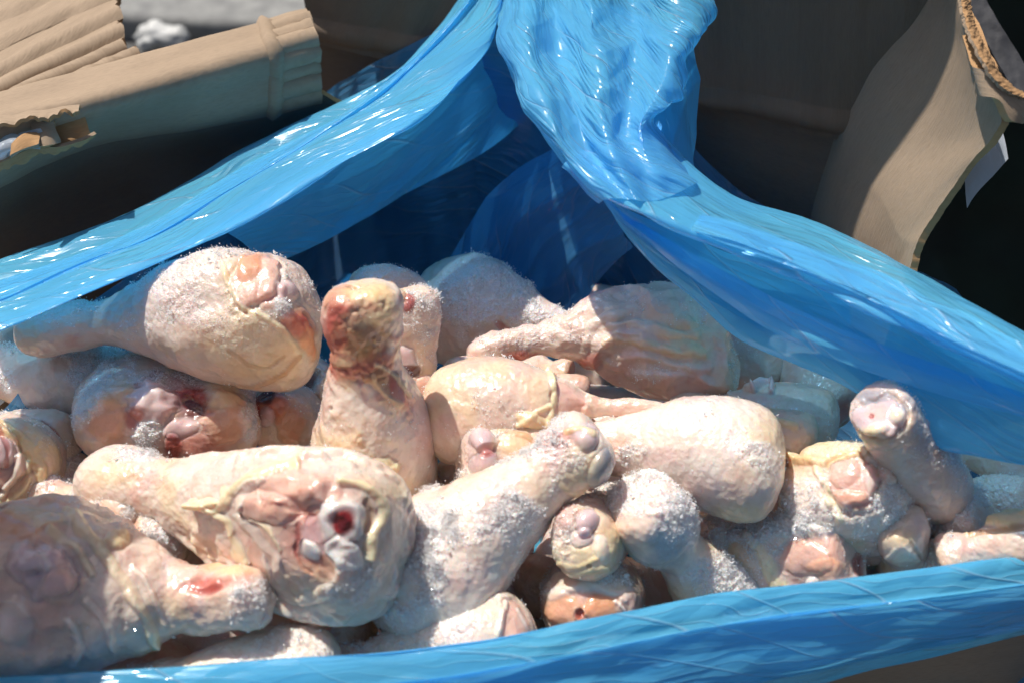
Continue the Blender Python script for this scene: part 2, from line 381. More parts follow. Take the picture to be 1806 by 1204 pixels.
# front and back walls, left wall in shade, floor
cw = ((.0012, 4, 25, 'n', 2), (.0006, 30, 60, 'n', 5))
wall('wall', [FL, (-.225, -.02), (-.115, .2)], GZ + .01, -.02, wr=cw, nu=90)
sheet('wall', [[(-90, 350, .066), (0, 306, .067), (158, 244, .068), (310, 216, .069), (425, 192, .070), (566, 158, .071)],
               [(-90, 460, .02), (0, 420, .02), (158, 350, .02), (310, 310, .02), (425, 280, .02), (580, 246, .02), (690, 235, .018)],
               [(-90, 660, -.05), (0, 620, -.05), (158, 540, -.05), (310, 480, -.05), (425, 430, -.05), (640, 400, -.052), (800, 380, -.055)]], 80, 50, M_CARD_SHADE, box, wr=cw, thick=.003, edge_mat=M_TORN)
wall('wall', [(.216, -.115), (-.31, -.192)], GZ + .01, -.016, M_CARD, wr=cw)
me = mesh_np('base_panel', np.array([(*FL, 0), (*FR, 0), (*BR, 0), (*BL, 0)]) + (0, 0, .008), [(0, 1, 2, 3)], M_CARD); link('base_panel', me, box)
# back flap, standing up from the crease and running out of the top of the picture
def slant(a, b, z): return tuple(np.append(np.array(a) * (1 - b) + 0, z))
LC = np.array([-.107, .185, .064]); RC = np.array([.152, .087, .060])
def bw(k, z):
    a = LC + np.array([-.03, .06, 0]) * max(0, z - .064); c = RC + np.array([.231, -.157, 0]) * max(0, z - .06)
    p = a * (1 - k) + c * k + np.array([.0, .02, 0]) * 4 * k * (1 - k) * (z < .05); p[2] = z + (0 if z > .09 else -.004 * k); return wpt(*p)
def shade_top(k): return float(np.interp(k, (0, .25, .5, .75, 1), (.33, .41, .57, .50, .22)))  # unseen flap top raised far above the frame to shade the right wall
ks = (0, .25, .5, .75, 1.025)
sheet('flap', [[bw(k, .0625 + (shade_top(k) - .0625) * q) for k in ks] for q in (1, .7, .45, .25, .03, -.03)], 90, 220, M_CARD_SHADE, box, wr=((.0022, 9, 11, 'ridge', 4), (.0008, 50, 50, 'n', 5)), thick=.004, edge_mat=M_TORN,
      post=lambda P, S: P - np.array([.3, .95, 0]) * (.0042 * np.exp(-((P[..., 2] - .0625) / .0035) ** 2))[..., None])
sheet('wall', [[bw(k, z) for k in ks] for z in (.070, .062, .045, .01, -.04, -.10, -.2, -.255)], 90, 60, M_CARD_SHADE, box, wr=((.0016, 12, 11, 'ridge', 14), (.0008, 50, 50, 'n', 5)), thick=.004, edge_mat=M_CARD_SHADE,
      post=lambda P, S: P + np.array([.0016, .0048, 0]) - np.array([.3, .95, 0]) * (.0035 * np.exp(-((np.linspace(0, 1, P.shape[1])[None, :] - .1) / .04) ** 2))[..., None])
# right wall with its torn flap
def rag_right(P, S):
    nu, nv = P.shape[:2]; e = np.linspace(0, 1, nv)[None, :] ** 6
    n_ = noise(S * np.array([1, 0, 0]), 140, 3) * .0016 + noise(S * np.array([1, 0, 0]), 420, 9) * .0008
    d = nrm(P[:, -1:] - P[:, -2:-1]); return P + d * (e * n_)[..., None]
right_rails = [[(1650, -160, .17), (1606, -14, .127), (1540, 108, .093), (1490, 202, .0645), (1482, 217, .06), (1477, 232, .055), (1432, 370, .01), (1400, 520, -.04)],
               [(1690, -160, .172), (1650, -14, .131), (1610, 100, .105), (1570, 235, .078), (1510, 400, .035), (1470, 560, -.02)],
               [(1700, -160, .175), (1678, -14, .142), (1690, 95, .125), (1672, 235, .10), (1590, 400, .06), (1540, 600, 0)],
               [(1712, -160, .18), (1698, -14, .148), (1748, 125, .136), (1766, 206, .124), (1692, 314, .094), (1622, 430, .064), (1570, 640, .02)]]
sheet('wall', right_rails, 150, 60, M_CARD, box, wr=((.0011, 14, 10, 'ridge', 8), (.0005, 50, 50, 'n', 5)), thick=.003, edge_mat=M_TORN, ragged=rag_right)
# corner shred of the right flap
sheet('torn_shred', [[(1712, 60, .144), (1735, 120, .14), (1762, 150, .136), (1830, 196, .128)], [(1728, 110, .138), (1748, 170, .133), (1772, 214, .126), (1800, 205, .125)]],
      50, 12, M_CARD, box, wr=((.001, 60, 60, 'n', 3),), thick=.003, edge_mat=M_TORN)
ed = rng
rl = [(1690, -20, .1500), (1704, 40, .1495), (1724, 90, .146), (1749, 134, .141), (1780, 162, .1365), (1812, 178, .1325)]
sheet('torn_edge', [rl, [(x + 7, y - 2, z - .0005) for x, y, z in rl], [(x + 15, y - 5, z - .004) for x, y, z in rl]], 200, 14, M_TORN, box,
      wr=((.0006, 220, 60, 'n', 3), (.0005, 900, 400, 'n', 5)), thick=.0012, edge_mat=M_CARD)
# left wall top: lit fold on top, shaded face below
fold = [[(-90, 232, .078), (0, 204, .079), (150, 160, .080), (270, 124, .080), (420, 82, .080), (545, 50, .080)],
        [(-90, 208, .0915), (0, 182, .092), (150, 140, .0925), (270, 108, .093), (420, 67, .093), (546, 36, .093)],
        [(-90, 230, .093), (0, 205, .0935), (146, 166, .094), (286, 126, .0945), (420, 88, .0945), (551, 54, .0945)],
        [(-90, 250, .094), (0, 226, .0945), (142, 190, .095), (300, 146, .0955), (420, 111, .0955), (556, 72, .0955)],
        [(-90, 290, .084), (0, 258, .0845), (149, 212, .085), (304, 176, .0855), (423, 146, .0855), (559, 110, .0855)],
        [(-90, 345, .070), (0, 300, .071), (158, 238, .072), (310, 210, .073), (425, 186, .074), (562, 152, .075)],
        [(-90, 362, .060), (0, 318, .061), (158, 252, .062), (310, 224, .063), (425, 200, .064), (562, 168, .066)]]
def acc(P, S):     # accordion crumple at the far end, torn notch at the near end
    u = np.linspace(0, 1, P.shape[0])[:, None]; v = np.linspace(0, 1, P.shape[1])[None, :]
    k = sstep(.865, .89, u) * (.5 + .5 * sstep(.865, 1, u))
    z = .0055 * k * (np.abs((v * 9.5 + .35 * noise(P, 30, 2)) % 1 * 2 - 1) - .5)
    n_ = grid_normals(P); P = P + n_ * z[..., None]
    crease = .003 * np.exp(-((u - .868) / .006) ** 2); P = P - n_ * crease[..., None]
    return P
sheet('folded_flap', fold, 220, 90, M_CARD, box, wr=((.0007, 12, 25, 'n', 3), (.0003, 60, 60, 'n', 6)), thick=.004, edge_mat=M_TORN, post=acc)
# crumpled ribbed flap behind it
ribs = [[(-120, -60, .092), (0, -120, .092), (120, -178, .092), (206, -220, .092)], [(-120, 70, .090), (0, 10, .09), (120, -48, .09), (207, -92, .09)],
        [(-120, 180, .088), (0, 120, .089), (110, 66, .089), (212, 20, .089)], [(-120, 240, .086), (0, 184, .087), (120, 130, .087), (222, 88, .087)],
        [(-120, 276, .083), (0, 226, .084), (140, 166, .085), (262, 114, .085)]]
def pleat(P, S):
    v = np.linspace(0, 1, P.shape[1])[None, :]; u = np.linspace(0, 1, P.shape[0])[:, None]
    w_ = v * 8.3 + .28 * noise(P, 14, 5) + .12 * u; t = w_ % 1.0
    a = (.0035 + .004 * sstep(.45, .9, v)) * (.75 + .5 * noise(P * np.array([1, 1, 1]), 7, 3))
    prof = np.where(t < .72, t / .72, (1 - t) / .28)
    n_ = grid_normals(P); n_ = n_ * np.sign((n_ * (CAM - P)).sum(-1, keepdims=True))
    P = P + n_ * (a * (prof - .4))[..., None]
    rg = .004 * noise(np.stack([v * 30 + 0 * u, 0 * v + 0 * u, 0 * v + 0 * u], -1), 1, 4)
    d = nrm(P[-1:] - P[-2:-1]); return P + d * (rg * u ** 12)[..., None]
sheet('crumpled_flap', ribs, 120, 200, M_CARD, box, wr=((.0008, 40, 60, 'n', 3),), thick=.0035, edge_mat=M_TORN, post=pleat)
# added flap, unseen left of the frame, leaning in to shade the lower left
sheet('flap', [[wpt(-.215, -.185, .225), wpt(-.200, -.130, .225), wpt(-.186, -.082, .215)], [wpt(-.285, -.200, .03), wpt(-.265, -.15, .03), wpt(-.25, -.105, .03)]],
      40, 40, M_CARD, box, wr=((.002, 8, 8, 'n', 4),), thick=.004, edge_mat=M_TORN)
# torn near corner of the folded flap
def rag_u(P, S):
    nu, nv = P.shape[:2]; e = np.linspace(0, 1, nv)[None, :] ** 4
    n_ = noise(S * np.array([1, 0, 0]), 90, 3) * .005 + noise(S * np.array([1, 0, 0]), 300, 9) * .0025
    return P + np.array([0, 0, 1.0]) * (e * n_)[..., None]
sheet('torn_layer', [[(-60, 222, .097), (0, 208, .0975), (70, 198, .098), (142, 190, .0985)], [(-60, 236, .0975), (0, 224, .0978), (70, 212, .098), (140, 203, .0983)]], 60, 10, M_CARD, box, thick=.0015, edge_mat=M_TORN, ragged=rag_u, wr=((.0012, 60, 60, 'n', 2),))
sheet('torn_layer', [[(88, 222, .090), (110, 216, .0905), (150, 206, .091)], [(92, 262, .083), (120, 256, .0835), (156, 240, .084)]], 30, 16, M_TORN, box, thick=.0025, edge_mat=M_TORN, wr=((.001, 60, 60, 'n', 7),))
sheet('torn_layer', [[(-40, 296, .0865), (20, 276, .087), (60, 258, .0875), (110, 252, .0875), (166, 232, .088)], [(-40, 312, .083), (20, 290, .0835), (60, 272, .084), (110, 262, .0845), (164, 240, .086)]], 90, 10, M_TORN, box, thick=.0015, edge_mat=M_CARD, ragged=rag_u, wr=((.0016, 90, 90, 'n', 4),))
sheet('torn_layer', [[(60, 216, .094), (80, 218, .094), (98, 214, .0945)], [(66, 262, .087), (84, 262, .087), (96, 250, .0875)]], 30, 16, M_CARD, box, thick=.002, edge_mat=M_TORN, wr=((.0025, 60, 90, 'n', 9),))
sheet('torn_layer', [[(20, 262, .091), (45, 244, .0915), (70, 240, .091)], [(18, 282, .089), (45, 266, .0895), (70, 262, .089)]], 30, 14, M_TORN, box, thick=.002, edge_mat=M_CARD, wr=((.002, 80, 90, 'n', 12),))
scrap = empty('plastic_scrap', at_z(40, 255, .088)); tag(scrap, 'crumpled white plastic scrap tucked in the torn left corner of the box', 'plastic scrap')
sheet('plastic_sheet', [[(-40, 232, .094), (10, 232, .0945), (50, 228, .0945), (70, 226, .095)], [(-40, 268, .090), (10, 264, .091), (45, 250, .092), (75, 238, .093)], [(-40, 292, .085), (10, 282, .087), (40, 262, .090), (70, 262, .089)]],
      70, 50, M_WFILM, scrap, wr=((.003, 60, 90, 'ridge', 4),), cr=((5, .012, .0022, 3),))
# white tape hanging off the right flap
tape = empty('packing_tape', at_z(1725, 300, .09)); tag(tape, 'strip of glossy white tape hanging below the torn right flap', 'packing tape')
sheet('tape_strip', [[(1692, 318, .086), (1696, 345, .082), (1699, 388, .076)], [(1720, 262, .098), (1726, 300, .092), (1722, 352, .084)], [(1752, 222, .104), (1764, 262, .10), (1770, 298, .096)]],
      60, 60, M_WFILM, tape, wr=((.0014, 30, 40, 'n', 4),), cr=((4, .02, .0012, 5),), post=lambda P, S: P + np.array([.004, .008, 0]) * 1.0)
# dark green cloth and grey strap behind the right flap
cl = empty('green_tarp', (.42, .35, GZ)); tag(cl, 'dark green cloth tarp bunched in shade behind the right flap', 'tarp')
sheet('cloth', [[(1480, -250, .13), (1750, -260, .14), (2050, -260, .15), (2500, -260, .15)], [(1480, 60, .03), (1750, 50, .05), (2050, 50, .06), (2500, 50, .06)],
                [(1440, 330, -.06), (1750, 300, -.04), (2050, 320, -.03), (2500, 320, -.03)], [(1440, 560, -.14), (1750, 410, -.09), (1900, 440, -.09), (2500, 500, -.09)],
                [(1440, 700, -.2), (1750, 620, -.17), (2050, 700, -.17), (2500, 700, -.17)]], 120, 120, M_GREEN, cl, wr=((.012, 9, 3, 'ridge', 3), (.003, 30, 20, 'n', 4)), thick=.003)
st = empty('webbing_strap', at_z(1770, 150, .06)); tag(st, 'dark grey webbing strap running down across the green tarp', 'strap')
sheet('webbing', [[(1700, 0, .10), (1740, 75, .085), (1790, 165, .068), (1850, 290, .045)], [(1722, -30, .105), (1768, 50, .09), (1830, 150, .07), (1900, 270, .05)]], 60, 14, M_STRAP, st, thick=.002, wr=((.0005, 200, 300, 'n', 3),))
# white scrap lying on the ground by the kerb
ws = empty('paper_scrap', at_z(290, 95, GZ)); tag(ws, 'crumpled white scrap lying on the grey ground before the kerb', 'scrap')
wsx, wsy, wsz = at_z(285, 92, GZ + .02)
u, v = np.meshgrid(np.linspace(0, 2 * np.pi, 60), np.linspace(0.02, np.pi - .02, 40), indexing='ij')
P = np.stack([.034 * np.cos(u) * np.sin(v), .02 * np.sin(u) * np.sin(v), .014 * np.cos(v)], -1)
P = P * (1 + .45 * fbm(P, 40, 3))[..., None]
link('crumpled_sheet', mesh_np('crumpled_sheet', P.reshape(-1, 3) + (0, 0, .02), grid_faces(60, 40), M_PAPER), ws)
# ------------------------------------------------------------------ the blue plastic liner
bag = empty('plastic_liner', (0, 0, GZ + .012))
tag(bag, 'blue translucent plastic bag lining the box, its mouth folded over the rim', 'plastic bag')
W1 = ((.0022, 5, 45, 'ridge', 3), (.0010, 12, 110, 'ridge', 8))
# inner panel hanging behind the chicken
pth = [(-.215, -.12), (-.19, -.05), (-.15, .03), (-.118, .12), (-.07, .145), (0, .122), (.06, .097), (.115, .068), (.172, .0), (.205, -.08), (.215, -.13)]
ztop = [.0, .015, .03, .03, .055, .09, .06, .02, .03, .03, .02]
sheet('inner_panel', [[wpt(x * 1.02, y + .012, z_) for (x, y), z_ in zip(pth, ztop)], [wpt(x, y, .35 * z_ - .015) for (x, y), z_ in zip(pth, ztop)],
                      [wpt(x, y - .006, -.045) for x, y in pth], [wpt(x * .96, y - .02, -.086) for x, y in pth]],
      260, 90, M_FILMI, bag, wr=((.005, 22, 4, 'ridge', 4), (.0018, 60, 9, 'ridge', 9)), cr=((5, .05, .0018, 2),))
sheet('loose_fold', [[(1010, 250, .05), (935, 292, .032), (872, 350, .014), (820, 420, -.005), (770, 500, -.03)], [(1040, 300, .052), (980, 335, .035), (915, 385, .018), (862, 450, -.004), (800, 540, -.03)],
                     [(1075, 350, .046), (1030, 385, .028), (975, 430, .01), (940, 490, -.01), (900, 560, -.035)], [(1130, 430, .036), (1100, 450, .02), (1060, 490, .0), (1030, 530, -.02), (1000, 580, -.04)]],
      110, 80, M_FILMI, bag, wr=((.004, 8, 30, 'ridge', 4), (.0012, 12, 60, 'ridge', 9)), cr=((5, .04, .0014, 92),))
# left fold over the rim
left_rails = [[(-80, 500, 0.0190), (200, 412, 0.0240), (480, 262, 0.0319), (640, 185, 0.0478), (770, 80, 0.0650), (850, -40, 0.0850)],
              [(-80, 480, 0.0470), (0, 453, 0.0490), (200, 384, 0.0530), (340, 310, 0.0560), (480, 233, 0.0629), (620, 170, 0.0731), (690, 130, 0.0806), (770, 50, 0.0900), (835, -40, 0.1050)],
              [(-80, 520, 0.0510), (0, 497, 0.0530), (180, 436, 0.0550), (300, 372, 0.0570), (480, 270, 0.0639), (640, 180, 0.0758), (760, 80, 0.0900), (850, -40, 0.1080)],
              [(-80, 545, 0.0630), (0, 520, 0.0640), (150, 455, 0.0660), (260, 412, 0.0680), (400, 330, 0.0700), (560, 232, 0.0799), (700, 132, 0.0920), (800, 30, 0.1050), (852, -40, 0.1150)],
              [(-80, 585, 0.0690), (0, 556, 0.0700), (160, 496, 0.0720), (300, 434, 0.0730), (460, 345, 0.0772), (600, 258, 0.0853), (740, 150, 0.0960), (850, 20, 0.1080), (880, -40, 0.1160)],
              [(-80, 612, 0.0680), (0, 585, 0.0690), (150, 522, 0.0710), (310, 452, 0.0720), (470, 374, 0.0766), (600, 292, 0.0843), (720, 225, 0.0930), (850, 105, 0.1020), (895, -40, 0.1120)],
              [(-80, 600, 0.0590), (0, 572, 0.0600), (150, 508, 0.0620), (310, 436, 0.0630), (470, 355, 0.0676), (600, 275, 0.0753), (740, 190, 0.0830), (860, 80, 0.0940), (900, -40, 0.1050)]]
sheet('folded_rim', left_rails, 260, 110, M_FILM, bag, wr=((.0009, 3, 45, 'ridge', 3), (.0003, 5, 130, 'ridge', 8)), cr=((6, .04, .0014, 4),))
# second sheet behind the fold: lit from behind, dark below
sheet('inner_fold', [[(380, 400, 0.0560), (560, 300, 0.0580), (700, 215, 0.0620), (840, 90, 0.0710), (960, -40, 0.0830)],
                     [(430, 430, 0.0380), (570, 360, 0.0400), (720, 270, 0.0440), (860, 170, 0.0520), (930, 60, 0.0630)],
                     [(470, 470, 0.0230), (600, 410, 0.0250), (740, 330, 0.0280), (860, 265, 0.0330), (940, 200, 0.0380)]],
      160, 70, M_FILM, bag, wr=((.0025, 8, 40, 'ridge', 5), (.0012, 40, 40, 'n', 9)), cr=((4, .04, .0008, 14),))
# pleats of the doubled film
tocam = lambda P, S: P + nrm(CAM - P) * .0035
sheet('pleat', [[(x, y - 4, z) for x, y, z in left_rails[2]], [(x, y + 4, z) for x, y, z in left_rails[3]], [(x, y + 16, z - .002) for x, y, z in left_rails[3]]], 240, 40, M_FILM, bag,
      wr=((.0007, 3, 50, 'ridge', 33),), cr=((6, .04, .0010, 84),), post=tocam)
sheet('pleat', [[(1090, 368, .079), (1200, 436, .0785), (1350, 518, .0765), (1500, 586, .0745), (1650, 640, .0735), (1900, 722, .073)], [(1098, 388, .078), (1206, 462, .0775), (1350, 552, .0745), (1500, 616, .0715), (1650, 668, .0705), (1900, 742, .070)],
                [(1100, 396, .075), (1212, 484, .0735), (1350, 580, .069), (1500, 644, .066), (1650, 694, .065), (1900, 764, .064)]], 240, 40, M_FILM, bag,
      wr=((.0008, 3, 50, 'ridge', 35),), cr=((6, .04, .0010, 86),), post=lambda P, S: P + nrm(CAM - P) * .002)
sheet('pleat', [[(1240, 372, .098), (1400, 420, .094), (1560, 480, .092), (1720, 560, .0905), (1900, 650, .089)], [(1220, 402, .103), (1400, 462, .098), (1560, 530, .0955), (1720, 610, .094), (1900, 690, .093)],
                [(1225, 412, .101), (1400, 476, .096), (1560, 546, .0935), (1720, 628, .092), (1900, 706, .091)]], 240, 40, M_FILMC, bag,
      wr=((.0012, 5, 70, 'ridge', 37),), cr=((7, .022, .0016, 88),), post=lambda P, S: P + nrm(CAM - P) * .0015)
# tail behind the bunch
sheet('loose_fold', [[(1095, -40, .112), (1090, 120, .098), (1080, 260, .082), (1120, 345, .07)], [(1160, -40, .115), (1170, 120, .10), (1170, 250, .084), (1190, 350, .07)],
                     [(1225, -40, .112), (1226, 110, .098), (1230, 230, .082), (1222, 300, .075), (1290, 370, .064)]],
      110, 60, M_FILM, bag, wr=((.003, 12, 30, 'ridge', 4),), cr=((5, .03, .0014, 6),))
# right fold, lower hanging layer
sheet('loose_fold', [[(1000, 270, .088), (1080, 352, .084), (1190, 405, .081), (1330, 462, .078), (1500, 525, .076), (1660, 590, .076), (1900, 690, .076)],
                     [(1050, 340, .080), (1085, 392, .077), (1180, 470, .073), (1330, 560, .068), (1500, 640, .064), (1660, 700, .062), (1900, 770, .06)],
                     [(1062, 345, .076), (1080, 382, .073), (1125, 445, .069), (1210, 520, .064), (1300, 598, .059), (1400, 645, .056), (1510, 695, .053), (1620, 775, .049), (1720, 806, .047), (1900, 838, .045)],
                     [(1066, 346, .070), (1084, 384, .066), (1135, 442, .060), (1220, 515, .054), (1310, 592, .05), (1410, 640, .046), (1520, 690, .043), (1630, 768, .04), (1730, 798, .038), (1900, 830, .036)]],
      240, 90, M_FILM, bag, wr=((.0018, 3, 30, 'ridge', 6), (.0004, 5, 90, 'ridge', 18)), cr=((6, .045, .0016, 24),))
# right fold, upper roll
sheet('folded_rim', [[(1080, 215, .078), (1180, 290, .07), (1290, 365, .062), (1460, 415, .055), (1620, 490, .05), (1900, 650, .045)],
                     [(1060, 205, .100), (1150, 232, .096), (1285, 350, .086), (1370, 374, .084), (1450, 400, .082), (1600, 470, .080), (1806, 578, .078), (1900, 630, .078)],
                     [(1040, 250, .107), (1130, 288, .103), (1280, 378, .095), (1450, 440, .090), (1620, 520, .088), (1900, 665, .086)],
                     [(1000, 285, .109), (1080, 340, .105), (1260, 402, .100), (1440, 474, .096), (1640, 570, .093), (1900, 690, .091)],
                     [(990, 296, .104), (1064, 352, .101), (1250, 432, .096), (1420, 505, .092), (1600, 590, .089), (1900, 725, .086)],
                     [(1000, 292, .096), (1070, 345, .092), (1250, 420, .086), (1420, 494, .082), (1600, 575, .08), (1900, 700, .076)]],
      260, 110, M_FILM, bag, wr=((.0012, 3, 40, 'ridge', 13), (.0003, 5, 120, 'ridge', 28)), cr=((6, .04, .0016, 34),))
# gathered bunch at the top
sheet('gathered_bunch', [[(905, -40, .100), (925, 90, .098), (955, 190, .093), (1010, 290, .085), (1070, 345, .08)],
                         [(882, -40, .119), (889, 60, .118), (912, 160, .114), (952, 235, .110), (1000, 297, .106), (1064, 352, .102)],
                         [(925, -40, .130), (930, 80, .127), (958, 180, .121), (992, 250, .116), (1034, 305, .111), (1084, 350, .106)],
                         [(975, -40, .121), (985, 90, .118), (1010, 190, .113), (1035, 256, .109), (1065, 305, .107), (1105, 352, .104)],
                         [(1040, -40, .133), (1050, 90, .127), (1060, 190, .121), (1072, 250, .116), (1094, 300, .111), (1125, 352, .106)],
                         [(1110, -40, .120), (1120, 90, .117), (1108, 185, .114), (1102, 240, .111), (1125, 292, .107), (1150, 350, .103)],
                         [(1180, -40, .132), (1185, 80, .126), (1160, 165, .120), (1128, 222, .115), (1150, 280, .108), (1180, 345, .102)],
                         [(1250, -40, .126), (1247, 55, .122), (1212, 105, .118), (1205, 180, .113), (1150, 216, .112), (1172, 262, .105), (1222, 330, .097)],
                         [(1235, -40, .112), (1230, 55, .109), (1200, 110, .106), (1190, 175, .102), (1148, 210, .102), (1172, 258, .096), (1222, 325, .088)]],
      220, 210, M_FILMC, bag, wr=((.0010, 6, 40, 'n', 3),), cr=((6, .045, .0040, 44), (7, .018, .0012, 45)))
sheet('gathered_bunch', [[(868, -40, .106), (880, 60, .106), (912, 160, .104), (955, 235, .101), (1012, 292, .098), (1070, 345, .094)],
                         [(960, -40, .118), (975, 80, .114), (1000, 180, .109), (1030, 250, .105), (1060, 300, .102), (1100, 348, .098)],
                         [(1090, -40, .112), (1095, 90, .109), (1085, 185, .106), (1088, 240, .104), (1112, 292, .100), (1140, 346, .096)],
                         [(1225, -40, .116), (1222, 40, .112), (1190, 105, .108), (1180, 180, .104), (1135, 216, .103), (1160, 262, .097), (1210, 330, .090)]],
      160, 150, M_FILMC, bag, wr=((.0014, 12, 30, 'n', 8),), cr=((6, .04, .0030, 74), (6, .016, .0009, 75)))
# front rim
ft = [(-90, 1206), (0, 1196), (180, 1183), (350, 1173), (520, 1158), (700, 1141), (850, 1122), (1000, 1095), (1150, 1066), (1300, 1040), (1430, 1024), (1550, 1010), (1680, 996), (1806, 980), (1920, 962)]
def off(dy, z, tilt=0): return [(x, y + dy + tilt * (x - 900) / 900, z) for x, y in ft]
sheet('folded_rim', [off(30, .004), off(3, .017), off(0, .0225), off(5, .0232), off(26, .0218, -6), off(58, .0185, -14), off(66, .018, -14), off(78, .0130, -14), off(150, .0035, -36), off(240, -.011, -105), off(256, -.016, -112)],
      320, 130, M_FILM, bag, wr=((.0010, 4, 30, 'ridge', 3), (.0004, 8, 90, 'ridge', 18), (.0008, 14, 14, 'n', 9)), cr=((4, .05, .0007, 54),))
sheet('loose_fold', [off(66, .0195, -12), off(110, .0105, -22), off(180, .001, -60), off(215, -.006, -84)], 260, 50, M_FILM, bag,
      wr=((.0012, 4, 34, 'ridge', 23), (.0005, 10, 90, 'n', 6)), cr=((4, .05, .0007, 64),))
me = mesh_np('bag_floor', np.array([(-.27, -.19, -.085), (.19, -.13, -.085), (.14, .08, -.085), (-.10, .165, -.085)]) - np.array(bag.location), [(0, 1, 2, 3)], M_FILM)
link('bag_floor', me, bag)
# ------------------------------------------------------------------ frozen chicken drumsticks
C = dict(skin=(.75, .575, .465), pale=(.80, .68, .585), yellow=(.80, .61, .34), pink=(.75, .47, .415), grey=(.56, .49, .475), meat=(.66, .36, .26),
         pmeat=(.74, .47, .385), orange=(.70, .31, .14), red=(.33, .025, .022), dark=(.085, .008, .008), bone=(.86, .80, .76), lilac=(.66, .51, .53),
         brown=(.29, .125, .06), blue=(.25, .28, .33), white=(.85, .82, .80), fat=(.84, .71, .46), rose=(.52, .12, .09), tan=(.46, .25, .11))
C = {k: np.array(v) for k, v in C.items()}
CLS = dict(meat=1, pmeat=1, orange=1, rose=1, bone=2, lilac=2, red=3, dark=3)
PARTN = ['skin', 'exposed_meat', 'cartilage', 'blood_clot']; PARTM = [M_SKIN, M_MEAT, M_GRISTLE, M_BLOOD]
def B(x, y, rx, ry, rot, h, col, op=1.0, soft=.3, prof='dome', cls=None, warp=.16, frost=None): return ('b', x, y, rx, ry, rot, h, col, op, soft, prof, cls, warp, frost)
def Ln(pts, wd, h, col=None, op=.8, warp=.3): return ('l', pts, wd, h, col, op, warp)
STD = [(0, 0), (.003, .5, 'k'), (.022, .85, 'k'), (.06, 1.0, 'k'), (.12, 1.0, 'k'), (.19, .93, 'k'), (.28, 0, 'n'), (.40, .30, 'b'), (.53, .66, 'b'), (.66, .92, 'b'), (.78, 1.0, 'b'), (.88, .95, 'b')]
CAPS = {'round': [(.945, .80, 'b'), (.98, .52, 'b'), (.996, .24, 'b'), (1, 0)], 'flat': [(.935, .90, 'b'), (.97, .78, 'b'), (.99, .52, 'b'), (1.0, .25, 'b'), (1.004, 0)]}
DR = []
def drum(label, K, M, R, rk, rn=.8, L=.118, far=1, bend=None, cap='round', base='skin', yel=.4, pink=.4, grey=0, frost=.2, crys=0, feats=(), hero=0, bow=0, seed=0, flat=0.0, group='frozen chicken drumsticks', mz=None, rough=1.0, wr=0.0, filler=False):
    DR.append(dict(locals()))
